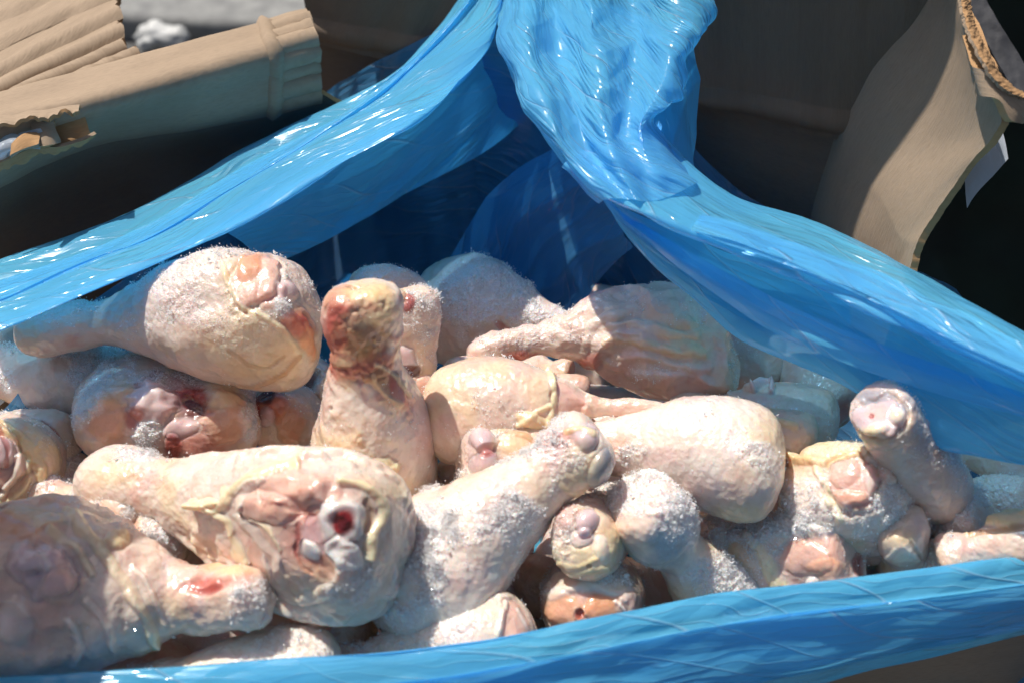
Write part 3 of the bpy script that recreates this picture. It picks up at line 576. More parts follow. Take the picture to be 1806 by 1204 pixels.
def build(d, idx):
    seed = d['seed'] or idx * 13 + 5
    if d['filler']: Mw = np.array(d['M'], float); Kw = np.array(d['K'], float); R = d['R']; rk = d['rk']
    else:
        Mx = d['M']; Mw = at_z(*Mx); dM = (Mw - CAM) @ FWD
        if len(d['K']) == 3: Kw = at_z(*d['K'])
        else:
            r = ray(*d['K']); o = CAM - Mw; a = r @ r; b_ = 2 * (r @ o); c_ = o @ o - d['L'] ** 2; disc = b_ * b_ - 4 * a * c_
            t = (-b_ + d['far'] * math.sqrt(max(disc, 0))) / (2 * a); Kw = CAM + r * t
        R = d['R'] * dM / FPX; rk = d['rk'] * ((Kw - CAM) @ FWD) / FPX
    d['Kw'], d['Mw'], d['Rw'] = Kw, Mw, R
    rn = rk * d['rn']
    prof = []
    for q in STD + CAPS[d['cap']]:
        if len(q) == 2: prof.append((q[0], 0.0)); continue
        t, f, m_ = q
        prof.append((t, f * rk if m_ == 'k' else rn if m_ == 'n' else (rn + f * (R - rn) if t < .75 else f * R)))
    Lw = np.linalg.norm(Mw - Kw)
    if d['filler'] == 'near' or d['hero'] == 0: nu, nv = 110, 104
    elif d['hero'] == 3: nu, nv = 380, 340
    elif d['hero'] == 1: nu, nv = 160, 150
    else: nu, nv = 240, 224
    if d['filler']: nu, nv = 60, 56
    pr = catmull([(t * Lw, r) for t, r in prof], nu); tt = pr[:, 0] / Lw; rr = np.maximum(pr[:, 1], 0); rr[0] = rr[-1] = 1e-6
    ax = nrm((Mw - Kw)[None])[0]
    ref = UPV if abs(ax @ UPV) < .92 else RGT
    N1 = nrm((ref - ax * (ref @ ax))[None])[0]; N2 = np.cross(ax, N1)
    ctr = Kw[None] + (Mw - Kw)[None] * tt[:, None]
    bow = d['bow'] * R
    ctr = ctr + N1[None] * (bow * 4 * tt * (1 - tt))[:, None]
    ph = np.linspace(0, 2 * np.pi, nv, endpoint=False)
    sh = 1 + .07 * np.cos(2 * ph + seed)[None, :] * sstep(.3, .7, tt)[:, None] + .11 * np.cos(2 * ph + seed * 1.7)[None, :] * (1 - sstep(.1, .25, tt))[:, None]
    fl = 1 - d['flat']
    Pn = ctr[:, None, :] + (rr[:, None] * sh)[..., None] * (np.cos(ph)[None, :, None] * N1 * fl + np.sin(ph)[None, :, None] * N2)
    def normals(P):
        n_ = grid_normals(P, True); n_ = -n_ if ((n_[nu // 2] * (P[nu // 2] - ctr[nu // 2])).sum() < 0) else n_
        n_[0] = -ax; n_[-1] = ax; return n_
    N_ = normals(Pn); Q = Pn + seed * .731
    body = sstep(.25, .6, tt)[:, None]
    h = d['wr'] * .0045 * body * (np.clip(1 - 1.6 * np.abs(noise(Q + .006 * noise(Q, 60, seed + 6)[..., None], 42, seed + 12)), 0, 1) ** 2 - .3) + R * .16 * noise(Q, 26, seed) * (.4 + .6 * body) + (.0007 * d['rough']) * fbm(Q, 95, seed + 3, 2)
    Pn = Pn + N_ * h[..., None]; N_ = normals(Pn)
    # skin wrinkles round the neck
    neck = np.exp(-((tt - .26) / .13) ** 2)[:, None] + .15 * d['wr'] * body
    x = (tt[:, None] * Lw * 300 + 1.8 * noise(Q, 60, seed + 8)); hw = .0005 * neck * np.abs(np.sin(x)) * (.4 + sstep(-.2, .4, noise(Q, 40, seed + 2)))
    # colour of the skin
    n1 = fbm(Q, 38, seed + 21); n2 = fbm(Q, 60, seed + 33); n3 = noise(Q, 22, seed + 41)
    col = np.broadcast_to(C[d['base']], Pn.shape).copy()
    def lerp(c, w_): return col * (1 - w_[..., None]) + C[c] * w_[..., None]
    col = lerp('pale', sstep(-.1, .6, n3) * .55)
    col = lerp('yellow', sstep(.1, .6, n1) * d['yel'] * 1.15)
    col = lerp('pink', sstep(.0, .7, n2) * d['pink'])
    col = lerp('yellow', (sstep(.82, .95, tt + .08 * noise(Q, 50, seed + 5).mean(1)))[:, None] * np.ones_like(n1) * .4 * d['yel'])
    bl = sstep(.35, .75, fbm(Q, 85, seed + 51)) * (.25 + .75 * np.exp(-((tt - .22) / .16) ** 2)[:, None]); col = lerp('rose', bl * .38)
    vein = sstep(.09, .0, np.abs(noise(Q, 34, seed + 57))) * sstep(.1, .5, noise(Q, 25, seed + 58)); col = lerp('lilac', vein * .45)
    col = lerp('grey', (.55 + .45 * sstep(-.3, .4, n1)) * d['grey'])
    up = sstep(-.1, .75, N_[..., 2])
    fr = d['frost'] * sstep(-.25, .35, fbm(Q, 45, seed + 61)) * (.25 + .75 * up)
    cls = np.zeros(Pn.shape[:2], int); plain = np.zeros(Pn.shape[:2])
    dh = hw
    if d['feats']:
        px, py, dp = proj(Pn); facing = sstep(.0, .3, (N_ * nrm(CAM - Pn)).sum(-1))
        for f in d['feats']:
            if f[0] == 'b':
                _, x, y, rx, ry, rot, hh, cn, op, soft, pf, ck, warp, ff = f
                a = math.radians(rot); ux = (px - x) * math.cos(a) - (py - y) * math.sin(a); uy = (px - x) * math.sin(a) + (py - y) * math.cos(a)
                dd = np.sqrt((ux / rx) ** 2 + (uy / ry) ** 2); dd = dd * (1 + 1.5 * warp * fbm(Q, 130, seed + int(x), 3))
                w_ = sstep(1 + soft, 1 - soft, dd) * facing
                if pf == 'dome': prf = (.72 * np.clip(1 - dd ** 2, 0, 1) ** .8 - .10 * np.exp(-((dd - 1.02) / .16) ** 2)) * (1 + .5 * noise(Q, 140, seed + 9)) * facing
                elif pf == 'flat': prf = w_
                elif pf == 'lip': prf = -w_ * .6 + .9 * np.exp(-((dd - 1.08) / .12) ** 2) * facing
                dh = dh + prf * hh * .001
                if cn:
                    cc = C[cn] * (1 + .12 * fbm(Q, 170, seed + 7)[..., None])
                    wc = (w_ * op)[..., None]; col = col * (1 - wc) + cc * wc
                    k = CLS.get(ck or cn, 0) if ck != 'skin' else 0
                    if op > .55: cls[w_ > .5] = k
                    if k: plain = plain * (1 - w_) + w_ * (.85 if k == 2 else .45)
                    if ff is None: fr = fr * (1 - w_ * (.75 if k else .2))
                if ff is not None: fr = np.clip(fr + w_ * ff * (.4 + .6 * sstep(-.3, .3, noise(Q, 160, seed + 3))), 0, 1)
            else:
                _, pts, wd, hh, cn, op, warp = f
                D = np.full(px.shape, 1e9)
                pts = catmull(np.array(pts, float), max(12, len(pts) * 6)) if len(pts) > 2 else np.array(pts, float)
                wx = px + warp * wd * 2 * noise(Q, 150, seed + 71); wy = py + warp * wd * 2 * noise(Q, 150, seed + 72)
                for (x0, y0), (x1, y1) in zip(pts[:-1], pts[1:]):
                    L2 = (x1 - x0) ** 2 + (y1 - y0) ** 2 + 1e-9; t = np.clip(((wx - x0) * (x1 - x0) + (wy - y0) * (y1 - y0)) / L2, 0, 1)
                    D = np.minimum(D, np.hypot(wx - x0 - t * (x1 - x0), wy - y0 - t * (y1 - y0)))
                q = D / wd; w_ = sstep(1.15, .7, q) * facing
                dh = dh + hh * .001 * (.55 + .5 * noise(Q, 90, seed + 4)) * np.clip(1 - q * q, 0, 1) ** .9 * facing
                if cn:
                    wc = (w_ * op)[..., None]; col = col * (1 - wc) + C[cn] * wc
                    cls[(w_ > .5)] = CLS.get(cn, 0); fr = fr * (1 - w_ * .5)
    Pn = Pn + N_ * dh[..., None]; N_ = normals(Pn)
    Pn = Pn + N_ * (.00022 * fbm(Q, 420, seed + 91, 2) * (1 - plain))[..., None]
    fr = np.clip(fr, 0, 1)
    Pn = Pn + N_ * (.0009 * fr * sstep(-.2, .6, noise(Q, 700, seed + 14)))[..., None]; N_ = normals(Pn)
    col = col * (1 - .55 * fr[..., None]) + np.array((.86, .82, .81)) * .55 * fr[..., None]
    # meshes: one surface, shared out over its named parts
    V = Pn.reshape(-1, 3); F = grid_faces(nu, nv, True); cl = cls.reshape(-1); Nf = N_.reshape(-1, 3)
    root = empty('chicken_drumstick', (V[:, 0].mean(), V[:, 1].mean(), V[:, 2].min()))
    tag(root, d['label'], 'chicken drumstick', d['group'])
    base = np.array(root.location)
    fc = np.sort(cl[F], axis=1)[:, 2]
    colr = np.clip(col, .004, .88).reshape(-1, 3); msk = np.stack([fr.reshape(-1), plain.reshape(-1), 0 * plain.reshape(-1)], 1)
    # every separate patch of meat, gristle or blood becomes a part of its own; specks stay with the skin
    G = fc.reshape(nu - 1, nv); lab = np.arange(G.size).reshape(G.shape)
    lab = np.where(G > 0, lab, -1)
    for _ in range(600):
        old = lab.copy()
        for sh_, ax_ in ((1, 0), (-1, 0), (1, 1), (-1, 1)):
            o_ = np.roll(lab, sh_, ax_); g_ = np.roll(G, sh_, ax_)
            if ax_ == 0: o_[0 if sh_ == 1 else -1] = -1
            lab = np.where((g_ == G) & (G > 0), np.maximum(lab, o_), lab)
        if (old == lab).all(): break
    lab = lab.reshape(-1); groups = []
    if (fc > 0).any():
        u_, inv_, c_n = np.unique(lab, return_inverse=True, return_counts=True)
        small = (c_n < 90)[inv_] & (fc > 0); fc = np.where(small, 0, fc)
        for q_ in u_:
            m_ = (lab == q_) & (fc > 0)
            if m_.any(): groups.append((fc[m_][0], m_))
    for k, m_ in [(0, fc == 0)] + groups:
        Fk = F[m_]
        us, inv = np.unique(Fk, return_inverse=True)
        link(PARTN[k], mesh_np(PARTN[k], V[us] - base, inv.reshape(-1, 4), PARTM[k], colr[us], msk[us], normals=Nf[us]), root)
    # ice crystals standing on the frosted parts
    n = d['crys']
    if n:
        p = (fr.reshape(-1) ** 2.2) * (.08 + .75 * sstep(-.1, .3, noise(Q, 210, seed + 77)).reshape(-1)) * np.repeat(rr, nv)
        vis = ((Nf * nrm(CAM - V)).sum(-1) > -.35); p = p * vis
        r_ = np.random.default_rng(seed); n = int(n * 3.8)
        ii = r_.choice(len(V), n, p=p / p.sum()); Nn = Nf[ii]; A = V[ii] + r_.normal(0, .0005, (n, 3)) + Nn * (r_.random((n, 1)) ** 1.5 * .0016 * (fr.reshape(-1)[ii, None] ** 1.5))
        sz = np.clip(r_.lognormal(-8.68, .55, n), .00008, .0008) * (.75 + .8 * sstep(-.1, .6, noise(V[ii] + seed, 260, 5)))
        axs = nrm(Nn * .9 + r_.normal(0, .75, (n, 3))); t1 = nrm(np.cross(axs, r_.normal(0, 1, (n, 3)))); t2 = np.cross(axs, t1)
        asp = r_.uniform(.55, 1.5, n)[:, None]; s_ = sz[:, None]; wdt = r_.uniform(.35, .9, n)[:, None]
        cc = A + Nn * s_ * .5
        Vc = np.stack([cc - axs * s_ * asp * .6, cc + t1 * s_ * wdt, cc + t2 * s_ * wdt * .8, cc - t1 * s_ * wdt, cc - t2 * s_ * wdt * .8, cc + axs * s_ * asp], 1)
        f0 = np.array([(0, 2, 1), (0, 3, 2), (0, 4, 3), (0, 1, 4), (5, 1, 2), (5, 2, 3), (5, 3, 4), (5, 4, 1)])
        Fc = (np.arange(n)[:, None, None] * 6 + f0[None]).reshape(-1, 3)
        o = link('frost', mesh_np('frost', Vc.reshape(-1, 3) - base, Fc, M_ICE, smooth=False), root); tag(o, kind='stuff')
    print('DRUM %2d L=%.3f R=%.3f Mz=%.3f Kz=%.3f Md=%.3f Kd=%.3f %s' % (idx, Lw, R, Mw[2], Kw[2], (Mw - CAM) @ FWD, (Kw - CAM) @ FWD, d['label'][:40]))
# back row
drum('big plump drumstick at upper left, partly under the blue fold, its cut end facing right', (40, 588, .036), (556, 565, .050), 122, 46, hero=2, grey=.42, frost=.42, crys=1300, yel=.45, pink=.25, bow=.12, feats=(
    B(455, 610, 92, 68, -10, 1.0, 'yellow', .65, .5, 'flat', 'skin'), B(425, 520, 28, 60, 15, .6, 'yellow', .6, .4, 'flat', 'skin'), B(452, 495, 40, 52, -40, -1.2, 'pmeat', .95, .15, 'lip'), B(440, 468, 22, 34, -20, 1.5, 'orange', .6, .3),
    B(478, 520, 24, 26, 0, 2.0, 'pmeat', .9), B(505, 512, 22, 18, -40, 2.4, 'lilac', .8), B(500, 545, 22, 12, -40, 1.5, 'white', .6, .4, 'flat', 'skin', .3, .7), B(535, 590, 16, 46, 25, 1.4, 'orange', .85), B(515, 572, 20, 26, 40, 1.5, 'rose', .8), B(540, 565, 10, 26, 30, 1.0, 'red', .5, .4, 'flat'),
    Ln([(392, 468), (408, 510), (430, 540), (470, 562), (505, 590), (528, 632)], 6, 1.3, 'fat', .6), Ln([(420, 680), (460, 676), (500, 655), (525, 625)], 5, 1.4, 'tan', .6), Ln([(405, 615), (440, 640), (470, 645), (500, 625)], 4, -.6, 'tan', .4)))
drum('bluish frosted drumstick lying across the shaded back against the liner', (1090, 592, -.004), (735, 540, -.012), 92, 40, hero=1, grey=.55, frost=.75, crys=1800, yel=.15, pink=.25, rough=1.6, feats=(
    Ln([(880, 572), (915, 588), (960, 600), (1000, 605)], 7, -1.4, 'rose', .7), B(990, 585, 24, 12, 0, 0, 'red', .5, .4, 'flat'), Ln([(900, 590), (940, 612)], 6, 1.2, 'grey', .5)))
drum('rounded grey drumstick end showing just behind the upright drumstick', (660, 640, .0), (690, 482, .024), 66, 34, L=.1, grey=.3, frost=.5, crys=500, yel=.5)
drum('drumstick behind the upright one, with a bright red spot near its top', (742, 712, .012), (724, 508, .052), 50, 38, rn=.85, hero=1, yel=.3, pink=.75, frost=.35, crys=900, cap='round', feats=(
    B(716, 534, 16, 19, 0, 1.2, 'red', .9, .3), B(700, 522, 18, 20, 0, 1.5, 'yellow', .6, .4, 'dome', 'skin'), B(716, 632, 20, 22, 20, 2.2, 'lilac', .9), B(722, 655, 26, 13, 10, -1.5, 'dark', .8), B(692, 648, 14, 14, 0, -.8, 'red', .7), B(752, 684, 20, 20, 0, 1.6, 'pmeat', .8), B(708, 582, 18, 14, 0, 1.2, 'pale', .6, .4, 'dome', 'skin')))
drum('wrinkled drumstick at centre back, its thin knuckle pointing left', (822, 628, .014), (1300, 640, .012), 98, 32, rn=.95, hero=2, yel=.3, pink=.7, frost=.25, crys=1000, rough=2.2, wr=.7, bow=.42, grey=.15, feats=(
    B(920, 632, 28, 16, 5, 0, 'rose', .85, .4, 'flat'), B(905, 640, 14, 8, 0, 0, 'red', .6, .4, 'flat'), B(1032, 648, 42, 18, 35, 0, 'rose', .75, .5, 'flat'), B(1070, 660, 40, 14, 20, 0, 'pink', .6, .5, 'flat', 'skin'), B(1165, 690, 110, 34, 0, 0, 'pink', .6, .6, 'flat', 'skin'),
    Ln([(1035, 600), (1050, 570), (1085, 555), (1120, 545)], 9, 1.8, 'pale', .5), Ln([(1075, 575), (1130, 572), (1185, 592), (1225, 590)], 9, 2.0, 'pale', .5), Ln([(1070, 605), (1130, 602), (1190, 622), (1240, 622)], 9, 2.0, 'yellow', .4), Ln([(1085, 632), (1140, 628), (1200, 648), (1250, 650)], 8, 1.8), Ln([(1110, 660), (1180, 660), (1240, 672)], 7, 1.5),
    B(1205, 598, 40, 36, -20, 1.6, 'yellow', .45, .5, 'flat', 'skin'), B(1150, 655, 30, 12, 0, 0, 'white', .4, .6, 'flat', 'skin', .3, .7)))
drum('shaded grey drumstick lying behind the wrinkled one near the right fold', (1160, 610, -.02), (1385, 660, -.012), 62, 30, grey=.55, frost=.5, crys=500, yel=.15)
drum('pinkish drumstick in shade half hidden under the right blue fold', (1350, 590, -.010), (1490, 735, -.012), 66, 36, hero=1, grey=.35, pink=.7, yel=.35, frost=.2, crys=200, feats=(Ln([(1380, 690), (1430, 690), (1470, 705)], 7, 1.6, 'yellow', .6), B(1480, 740, 20, 40, -30, -1, 'rose', .7, .3, 'flat')))
drum('smooth bluish drumstick with two little raised skin tabs on its top', (1180, 718, .004), (1482, 756, .012), 78, 34, hero=1, yel=.3, grey=.3, pink=.2, frost=.12, crys=150, rough=.7, feats=(
    Ln([(1285, 692), (1302, 680), (1325, 688)], 5, 4.5, 'pale', .8), Ln([(1330, 690), (1340, 680), (1358, 676), (1362, 690)], 5, 6.0, 'lilac', .8), B(1340, 705, 26, 8, 0, 0, 'pink', .6, .5, 'flat', 'skin')))
drum('pale drumstick skin flap showing between the upright and wrinkled ones', (1040, 690, .004), (775, 672, .010), 48, 30, hero=1, yel=.5, pink=.5, frost=.05, feats=(Ln([(800, 640), (850, 648), (905, 672)], 8, 2.4, 'pale', .7), B(840, 668, 50, 14, 12, -1, 'pmeat', .8, .3, 'flat')))
# middle row
drum('knobbly drumstick end with a dark marrow spot left of the upright one', (585, 700, -.03), (532, 668, .0), 50, 36, L=.09, grey=.35, frost=.25, crys=200, cap='flat', feats=(B(534, 668, 22, 28, 20, -1.0, 'dark', .85, .3, 'flat'), B(534, 668, 30, 36, 20, 1.2, None, 0, .2, 'lip')))
drum('shaded red meaty cut end between the blood-stained and the upright drumsticks', (520, 690, -.05), (492, 752, .002), 66, 40, L=.10, hero=1, cap='flat', pink=.8, grey=.2, frost=.3, crys=400, feats=(B(480, 715, 30, 28, 0, 2.0, 'rose', .8), B(470, 735, 16, 18, 0, 2.2, 'lilac', .8), B(512, 750, 26, 40, 0, 1.5, 'orange', .6), B(470, 700, 18, 14, 0, -1, 'dark', .8), B(448, 720, 10, 20, 10, 0, 'red', .8, .3, 'flat')))
drum('frosted grey drumstick at the left edge with its thin neck running out of the picture', (-90, 650, .010), (228, 690, .004), 76, 56, rn=.78, hero=1, grey=.38, pink=.45, yel=.15, frost=.9, crys=2600, bow=.1)
drum('blood-stained frosted cut end facing forward under the big upper left drumstick', (345, 640, -.05), (292, 762, .020), 164, 60, L=.112, hero=2, cap='flat', flat=.28, yel=.3, pink=.35, grey=.1, frost=.85, crys=4200, feats=(
    B(292, 748, 150, 82, 4, -1.0, 'pmeat', .75, .25, 'flat'), B(185, 738, 34, 50, 10, 2.4, 'orange', .5, .4), B(205, 690, 40, 28, 25, 1.5, 'yellow', .4, .4, 'dome', 'meat'), B(400, 738, 44, 50, 0, 2.8, 'orange', .45, .4), B(385, 690, 40, 30, -20, 1.6, 'fat', .6, .4, 'dome', 'skin'),
    B(330, 690, 42, 32, -25, -1.5, 'red', .95, .3, 'flat'), Ln([(245, 676), (275, 666), (310, 672), (340, 690)], 10, .5, 'red', .85), B(334, 716, 24, 28, 20, -2.5, 'dark', .9, .35, 'flat'), B(268, 708, 44, 40, 20, 4.5, 'lilac', .8, .25), B(262, 704, 28, 24, 20, .4, 'bone', .35, .6, 'flat', 'lilac'), B(238, 738, 18, 20, 0, -1, 'rose', .7), B(318, 755, 34, 18, 10, 1.4, 'lilac', .7),
    B(262, 762, 26, 20, 0, 1.2, 'white', .7, .4, 'dome', 'skin', .3, .9), B(304, 790, 14, 26, 0, .6, 'red', .8, .4), B(345, 790, 40, 24, 0, 1, 'rose', .5, .4), B(160, 700, 22, 60, -25, .8, 'white', .5, .5, 'flat', 'skin', .3, .9), B(440, 745, 14, 34, 0, .8, 'white', .5, .5, 'flat', 'skin', .3, .9), B(300, 664, 120, 12, 0, 0, 'white', .3, .6, 'flat', 'skin', .3, .7)))
drum('small frosted drumstick tucked under the frosted one at the left edge', (-70, 760, .0), (126, 785, .006), 58, 40, hero=1, grey=.4, frost=.8, crys=1200, pink=.5, feats=(Ln([(75, 745), (95, 760), (110, 785)], 4, -.8, 'rose', .7),))
drum('dark frosted lump of a drumstick deep in the gap by the left edge', (30, 850, -.02), (152, 838, -.006), 52, 36, grey=.55, frost=.8, crys=700, yel=.1)
drum('yellow skinned cut end with a curled lip at the left edge', (70, 770, -.05), (22, 822, .022), 84, 50, L=.10, hero=2, cap='flat', yel=.8, pink=.2, frost=.15, crys=260, feats=(
    B(-2, 810, 44, 56, 10, -2.2, 'pmeat', .9, .2, 'lip'), B(2, 796, 26, 30, 0, 5.0, 'lilac', .7), Ln([(0, 872), (18, 855), (30, 830), (34, 805)], 7, 3.0, 'pale', .8), Ln([(0, 884), (34, 868), (48, 842), (50, 815)], 6, 2.6, 'fat', .7), Ln([(0, 752), (30, 766), (55, 795), (72, 830), (80, 860)], 13, 3.2, 'yellow', .8), Ln([(0, 760), (12, 790), (14, 820)], 5, -1, 'rose', .6)))
drum('upright drumstick with a grimy brown knuckle, sticking up at the centre of the heap', (640, 505, .088), (668, 905, -.012), 116, 66, rn=.88, hero=2, yel=.5, pink=.25, frost=.06, crys=300, cap='round', base='pale', bow=-.05, feats=(
    B(600, 535, 34, 26, -20, .5, 'yellow', .8, .4, 'dome', 'skin'), B(664, 540, 34, 36, 0, .8, 'yellow', .8, .35, 'dome', 'skin'), B(640, 515, 46, 16, 0, .5, 'yellow', .6, .5, 'flat', 'skin'), B(602, 578, 34, 60, 10, .6, 'rose', .9, .5, 'flat', 'skin'), B(615, 558, 40, 20, 20, -.8, 'rose', .95, .5, 'flat', 'skin'), B(646, 600, 34, 34, 0, -1.4, 'brown', .75, .5, 'flat', 'skin', .5), B(632, 560, 30, 22, 0, -.4, 'fat', .5, .5, 'flat', 'skin', .4), B(628, 632, 50, 38, 10, .3, 'tan', .75, .5, 'flat', 'skin', .5), B(612, 636, 26, 14, -10, 1.0, 'fat', .7, .5, 'dome', 'skin', .5), B(655, 632, 24, 26, 30, .6, 'tan', .85, .5, 'dome', 'skin', .6), B(590, 610, 20, 40, 0, .3, 'rose', .65, .5, 'flat', 'skin', .4),
    B(640, 655, 75, 20, 8, .5, 'rose', .65, .6, 'flat', 'skin', .5), B(690, 682, 22, 46, 32, 1.8, 'tan', .8, .35, 'dome', 'skin', .4), B(698, 692, 12, 34, 32, 1.0, 'rose', .85, .4, 'dome', 'skin', .4), Ln([(662, 645), (690, 655), (715, 690), (728, 710)], 5, 2.0, 'fat', .7, .8), Ln([(655, 660), (668, 690), (700, 715)], 4, 1.2, 'yellow', .6, .8), B(745, 745, 22, 66, 14, 0, 'pink', .7, .6, 'flat', 'skin'), B(560, 720, 18, 70, -12, 0, 'pink', .5, .6, 'flat', 'skin'), B(680, 760, 50, 60, 0, 0, 'pale', .6, .6, 'flat', 'skin'), B(588, 800, 62, 40, -8, .8, 'yellow', .6, .5, 'flat', 'skin', .3),
    B(668, 824, 46, 16, 6, 2.4, 'yellow', .8, .35, 'dome', 'skin', .3), Ln([(545, 800), (600, 825), (660, 838), (702, 818)], 6, 1.6, 'fat', .6), Ln([(585, 660), (600, 690), (590, 730)], 9, .8, 'pale', .5), Ln([(630, 665), (645, 700)], 6, -.7, 'pink', .5), B(700, 880, 50, 40, 0, 0, 'yellow', .4, .6, 'flat', 'skin')))
drum('drumstick with peeled back skin, bare pink meat and a thin bare shank pointing right', (1182, 730, .034), (752, 748, .020), 92, 19, rn=.92, hero=2, yel=.35, pink=.55, frost=.08, crys=300, rough=.9, bow=.25, feats=(
    B(1006, 700, 34, 62, -8, -1.6, 'pmeat', .95, .12, 'flat'), B(1022, 735, 20, 30, 0, -.6, 'meat', .6, .4, 'flat'), B(990, 742, 8, 16, 0, .8, 'fat', .7, .4, 'dome', 'meat'), Ln([(968, 655), (978, 685), (974, 720), (964, 755), (985, 770)], 6, 2.2, 'fat', .8), B(942, 742, 34, 14, -15, 2.4, 'yellow', .85, .2, 'dome', 'skin'), Ln([(912, 750), (945, 728), (968, 715)], 5, 1.6, 'fat', .7), B(950, 690, 28, 40, 10, .4, 'yellow', .45, .5, 'flat', 'skin'), B(1170, 728, 18, 14, 0, .5, 'yellow', .5, .4, 'dome', 'skin')))
drum('short knuckle end facing left with two bare lilac cartilage knobs, mid heap', (818, 812, .026), (1010, 812, .014), 72, 60, rn=1.0, L=.1, hero=2, yel=.7, pink=.2, frost=.3, crys=900, feats=(
    B(852, 776, 26, 23, -20, 2.0, 'lilac', .95, .2), B(852, 814, 27, 17, 25, 1.8, 'lilac', .9, .2), B(860, 794, 18, 12, 20, -1.5, 'rose', .7, .3), B(835, 795, 16, 40, 0, 0, 'lilac', .4, .5, 'flat', 'skin'), B(905, 780, 34, 22, 10, 1.4, 'yellow', .6, .4, 'dome', 'skin'), Ln([(820, 862), (860, 850), (900, 848)], 5, -1, 'orange', .6), Ln([(880, 760), (930, 770), (960, 790)], 6, 1.2, 'tan', .5), B(820, 850, 20, 22, 0, 1, 'yellow', .5, .4, 'dome', 'skin', .2, .4)))
drum('thin yellow skin flap and pink knuckle tip behind the plump rounded drumstick', (1186, 742, .012), (1446, 772, .022), 46, 24, hero=1, yel=.6, pink=.5, frost=.05, feats=(B(1206, 736, 18, 14, 0, 1.4, 'pink', .7, .4, 'dome', 'skin'), Ln([(1275, 728), (1320, 722), (1360, 736), (1400, 752)], 9, 2.4, 'yellow', .7), B(1310, 738, 24, 8, 10, 0, 'rose', .7, .4, 'flat', 'skin')))
drum('plump smooth drumstick with a rounded right end, right of the centre', (985, 790, .022), (1374, 822, .026), 108, 50, rn=1.05, hero=2, yel=.35, pink=.6, frost=.16, crys=450, rough=.8, bow=.12, base='pale', feats=(
    B(1330, 800, 46, 26, -15, 0, 'white', .25, .6, 'flat', 'skin', .3, .7), B(1100, 800, 30, 16, 10, 0, 'white', .2, .6, 'flat', 'skin', .3, .6), B(1230, 890, 120, 44, 0, 0, 'pink', .5, .7, 'flat', 'skin'), B(1085, 785, 24, 14, 20, -.4, 'orange', .4, .6, 'flat', 'skin'), B(1290, 915, 60, 30, 15, 0, 'yellow', .5, .6, 'flat', 'skin'), B(1340, 760, 40, 26, -20, 0, 'yellow', .4, .6, 'flat', 'skin')))
drum('drumstick end with a sawn pale knuckle showing two bone circles, near the right fold', (1546, 712, .062), (1668, 892, .008), 66, 62, rn=.95, hero=2, grey=.35, yel=.3, frost=.35, crys=900, feats=(
    B(1552, 736, 48, 32, 12, -1.6, 'lilac', .9, .2, 'lip'), B(1545, 728, 22, 14, 0, -.6, 'pmeat', .5, .5, 'flat'), B(1584, 736, 15, 15, 0, 2.2, 'bone', 1, .25), B(1584, 736, 9, 9, 0, 0, 'fat', .6, .4, 'flat', 'bone'), B(1549, 758, 22, 11, 15, 2.0, 'bone', .95, .3), B(1549, 758, 14, 6, 15, 0, 'fat', .6, .4, 'flat', 'bone'), B(1538, 734, 5, 5, 0, -.6, 'rose', .9), B(1545, 700, 34, 12, 5, .8, 'blue', .75, .4, 'dome', 'skin'), B(1600, 712, 16, 16, 0, .6, 'blue', .6, .4, 'flat', 'skin'), B(1525, 775, 36, 18, 15, .8, 'yellow', .8, .4, 'flat', 'skin'), B(1640, 775, 26, 30, -30, 0, 'blue', .6, .5, 'flat', 'skin'), B(1655, 800, 10, 10, 0, 1, 'brown', .6, .4, 'dome', 'skin')))
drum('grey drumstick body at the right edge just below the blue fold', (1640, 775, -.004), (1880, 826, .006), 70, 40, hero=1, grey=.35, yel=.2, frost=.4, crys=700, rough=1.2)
drum('skinned back cut end with bare meat and a curled yellow skin tab, at right', (1650, 985, -.045), (1452, 842, .030), 112, 72, rn=1.0, L=.105, far=1, hero=2, cap='round', flat=.05, yel=.55, pink=.3, frost=.5, crys=2400, feats=(
    B(1502, 852, 46, 46, 0, -1.8, 'pmeat', .95, .15, 'lip'), B(1490, 838, 30, 26, 10, 1.5, 'pmeat', .8), B(1508, 882, 38, 20, -5, 2.2, 'meat', .8), B(1536, 850, 12, 36, 8, 1.4, 'bone', .35, .4), B(1576, 818, 24, 40, -10, 2.4, 'orange', .7, .3), B(1590, 806, 14, 20, 0, 1.5, 'meat', .6), B(1464, 792, 84, 24, 6, 1.0, 'yellow', .8, .35, 'flat', 'skin'), Ln([(1400, 812), (1450, 815), (1490, 806), (1530, 796)], 7, 1.8, 'yellow', .8), B(1386, 794, 22, 30, 0, 4.5, 'yellow', .85, .3, 'dome', 'skin'), Ln([(1372, 800), (1392, 806), (1404, 796)], 4, -1.5, 'tan', .6), Ln([(1440, 820), (1454, 850), (1468, 892), (1480, 915)], 9, 1.6, 'fat', .85), B(1415, 890, 50, 50, 0, .4, 'white', .35, .6, 'flat', 'skin', .3, .8), B(1580, 910, 50, 60, 20, .4, 'white', .25, .6, 'flat', 'skin', .3, .9), B(1555, 960, 40, 40, 0, 0, 'pink', .5, .6, 'flat', 'skin')))
drum('frosted lump of a drumstick in shade under the right edge heap', (1606, 935, -.004), (1740, 905, .014), 60, 40, grey=.4, frost=.85, crys=900)
drum('drumstick end with a folded over flap of yellow skin at the right edge', (1655, 985, .010), (1880, 938, .026), 60, 36, hero=2, yel=.45, pink=.4, frost=.45, crys=900, feats=(Ln([(1706, 932), (1730, 912), (1765, 914), (1812, 908)], 14, 6.0, 'yellow', .95), Ln([(1712, 942), (1750, 936), (1810, 928)], 6, -2, 'tan', .6), B(1690, 960, 40, 14, -12, 0, 'pink', .6, .5, 'flat', 'skin')))
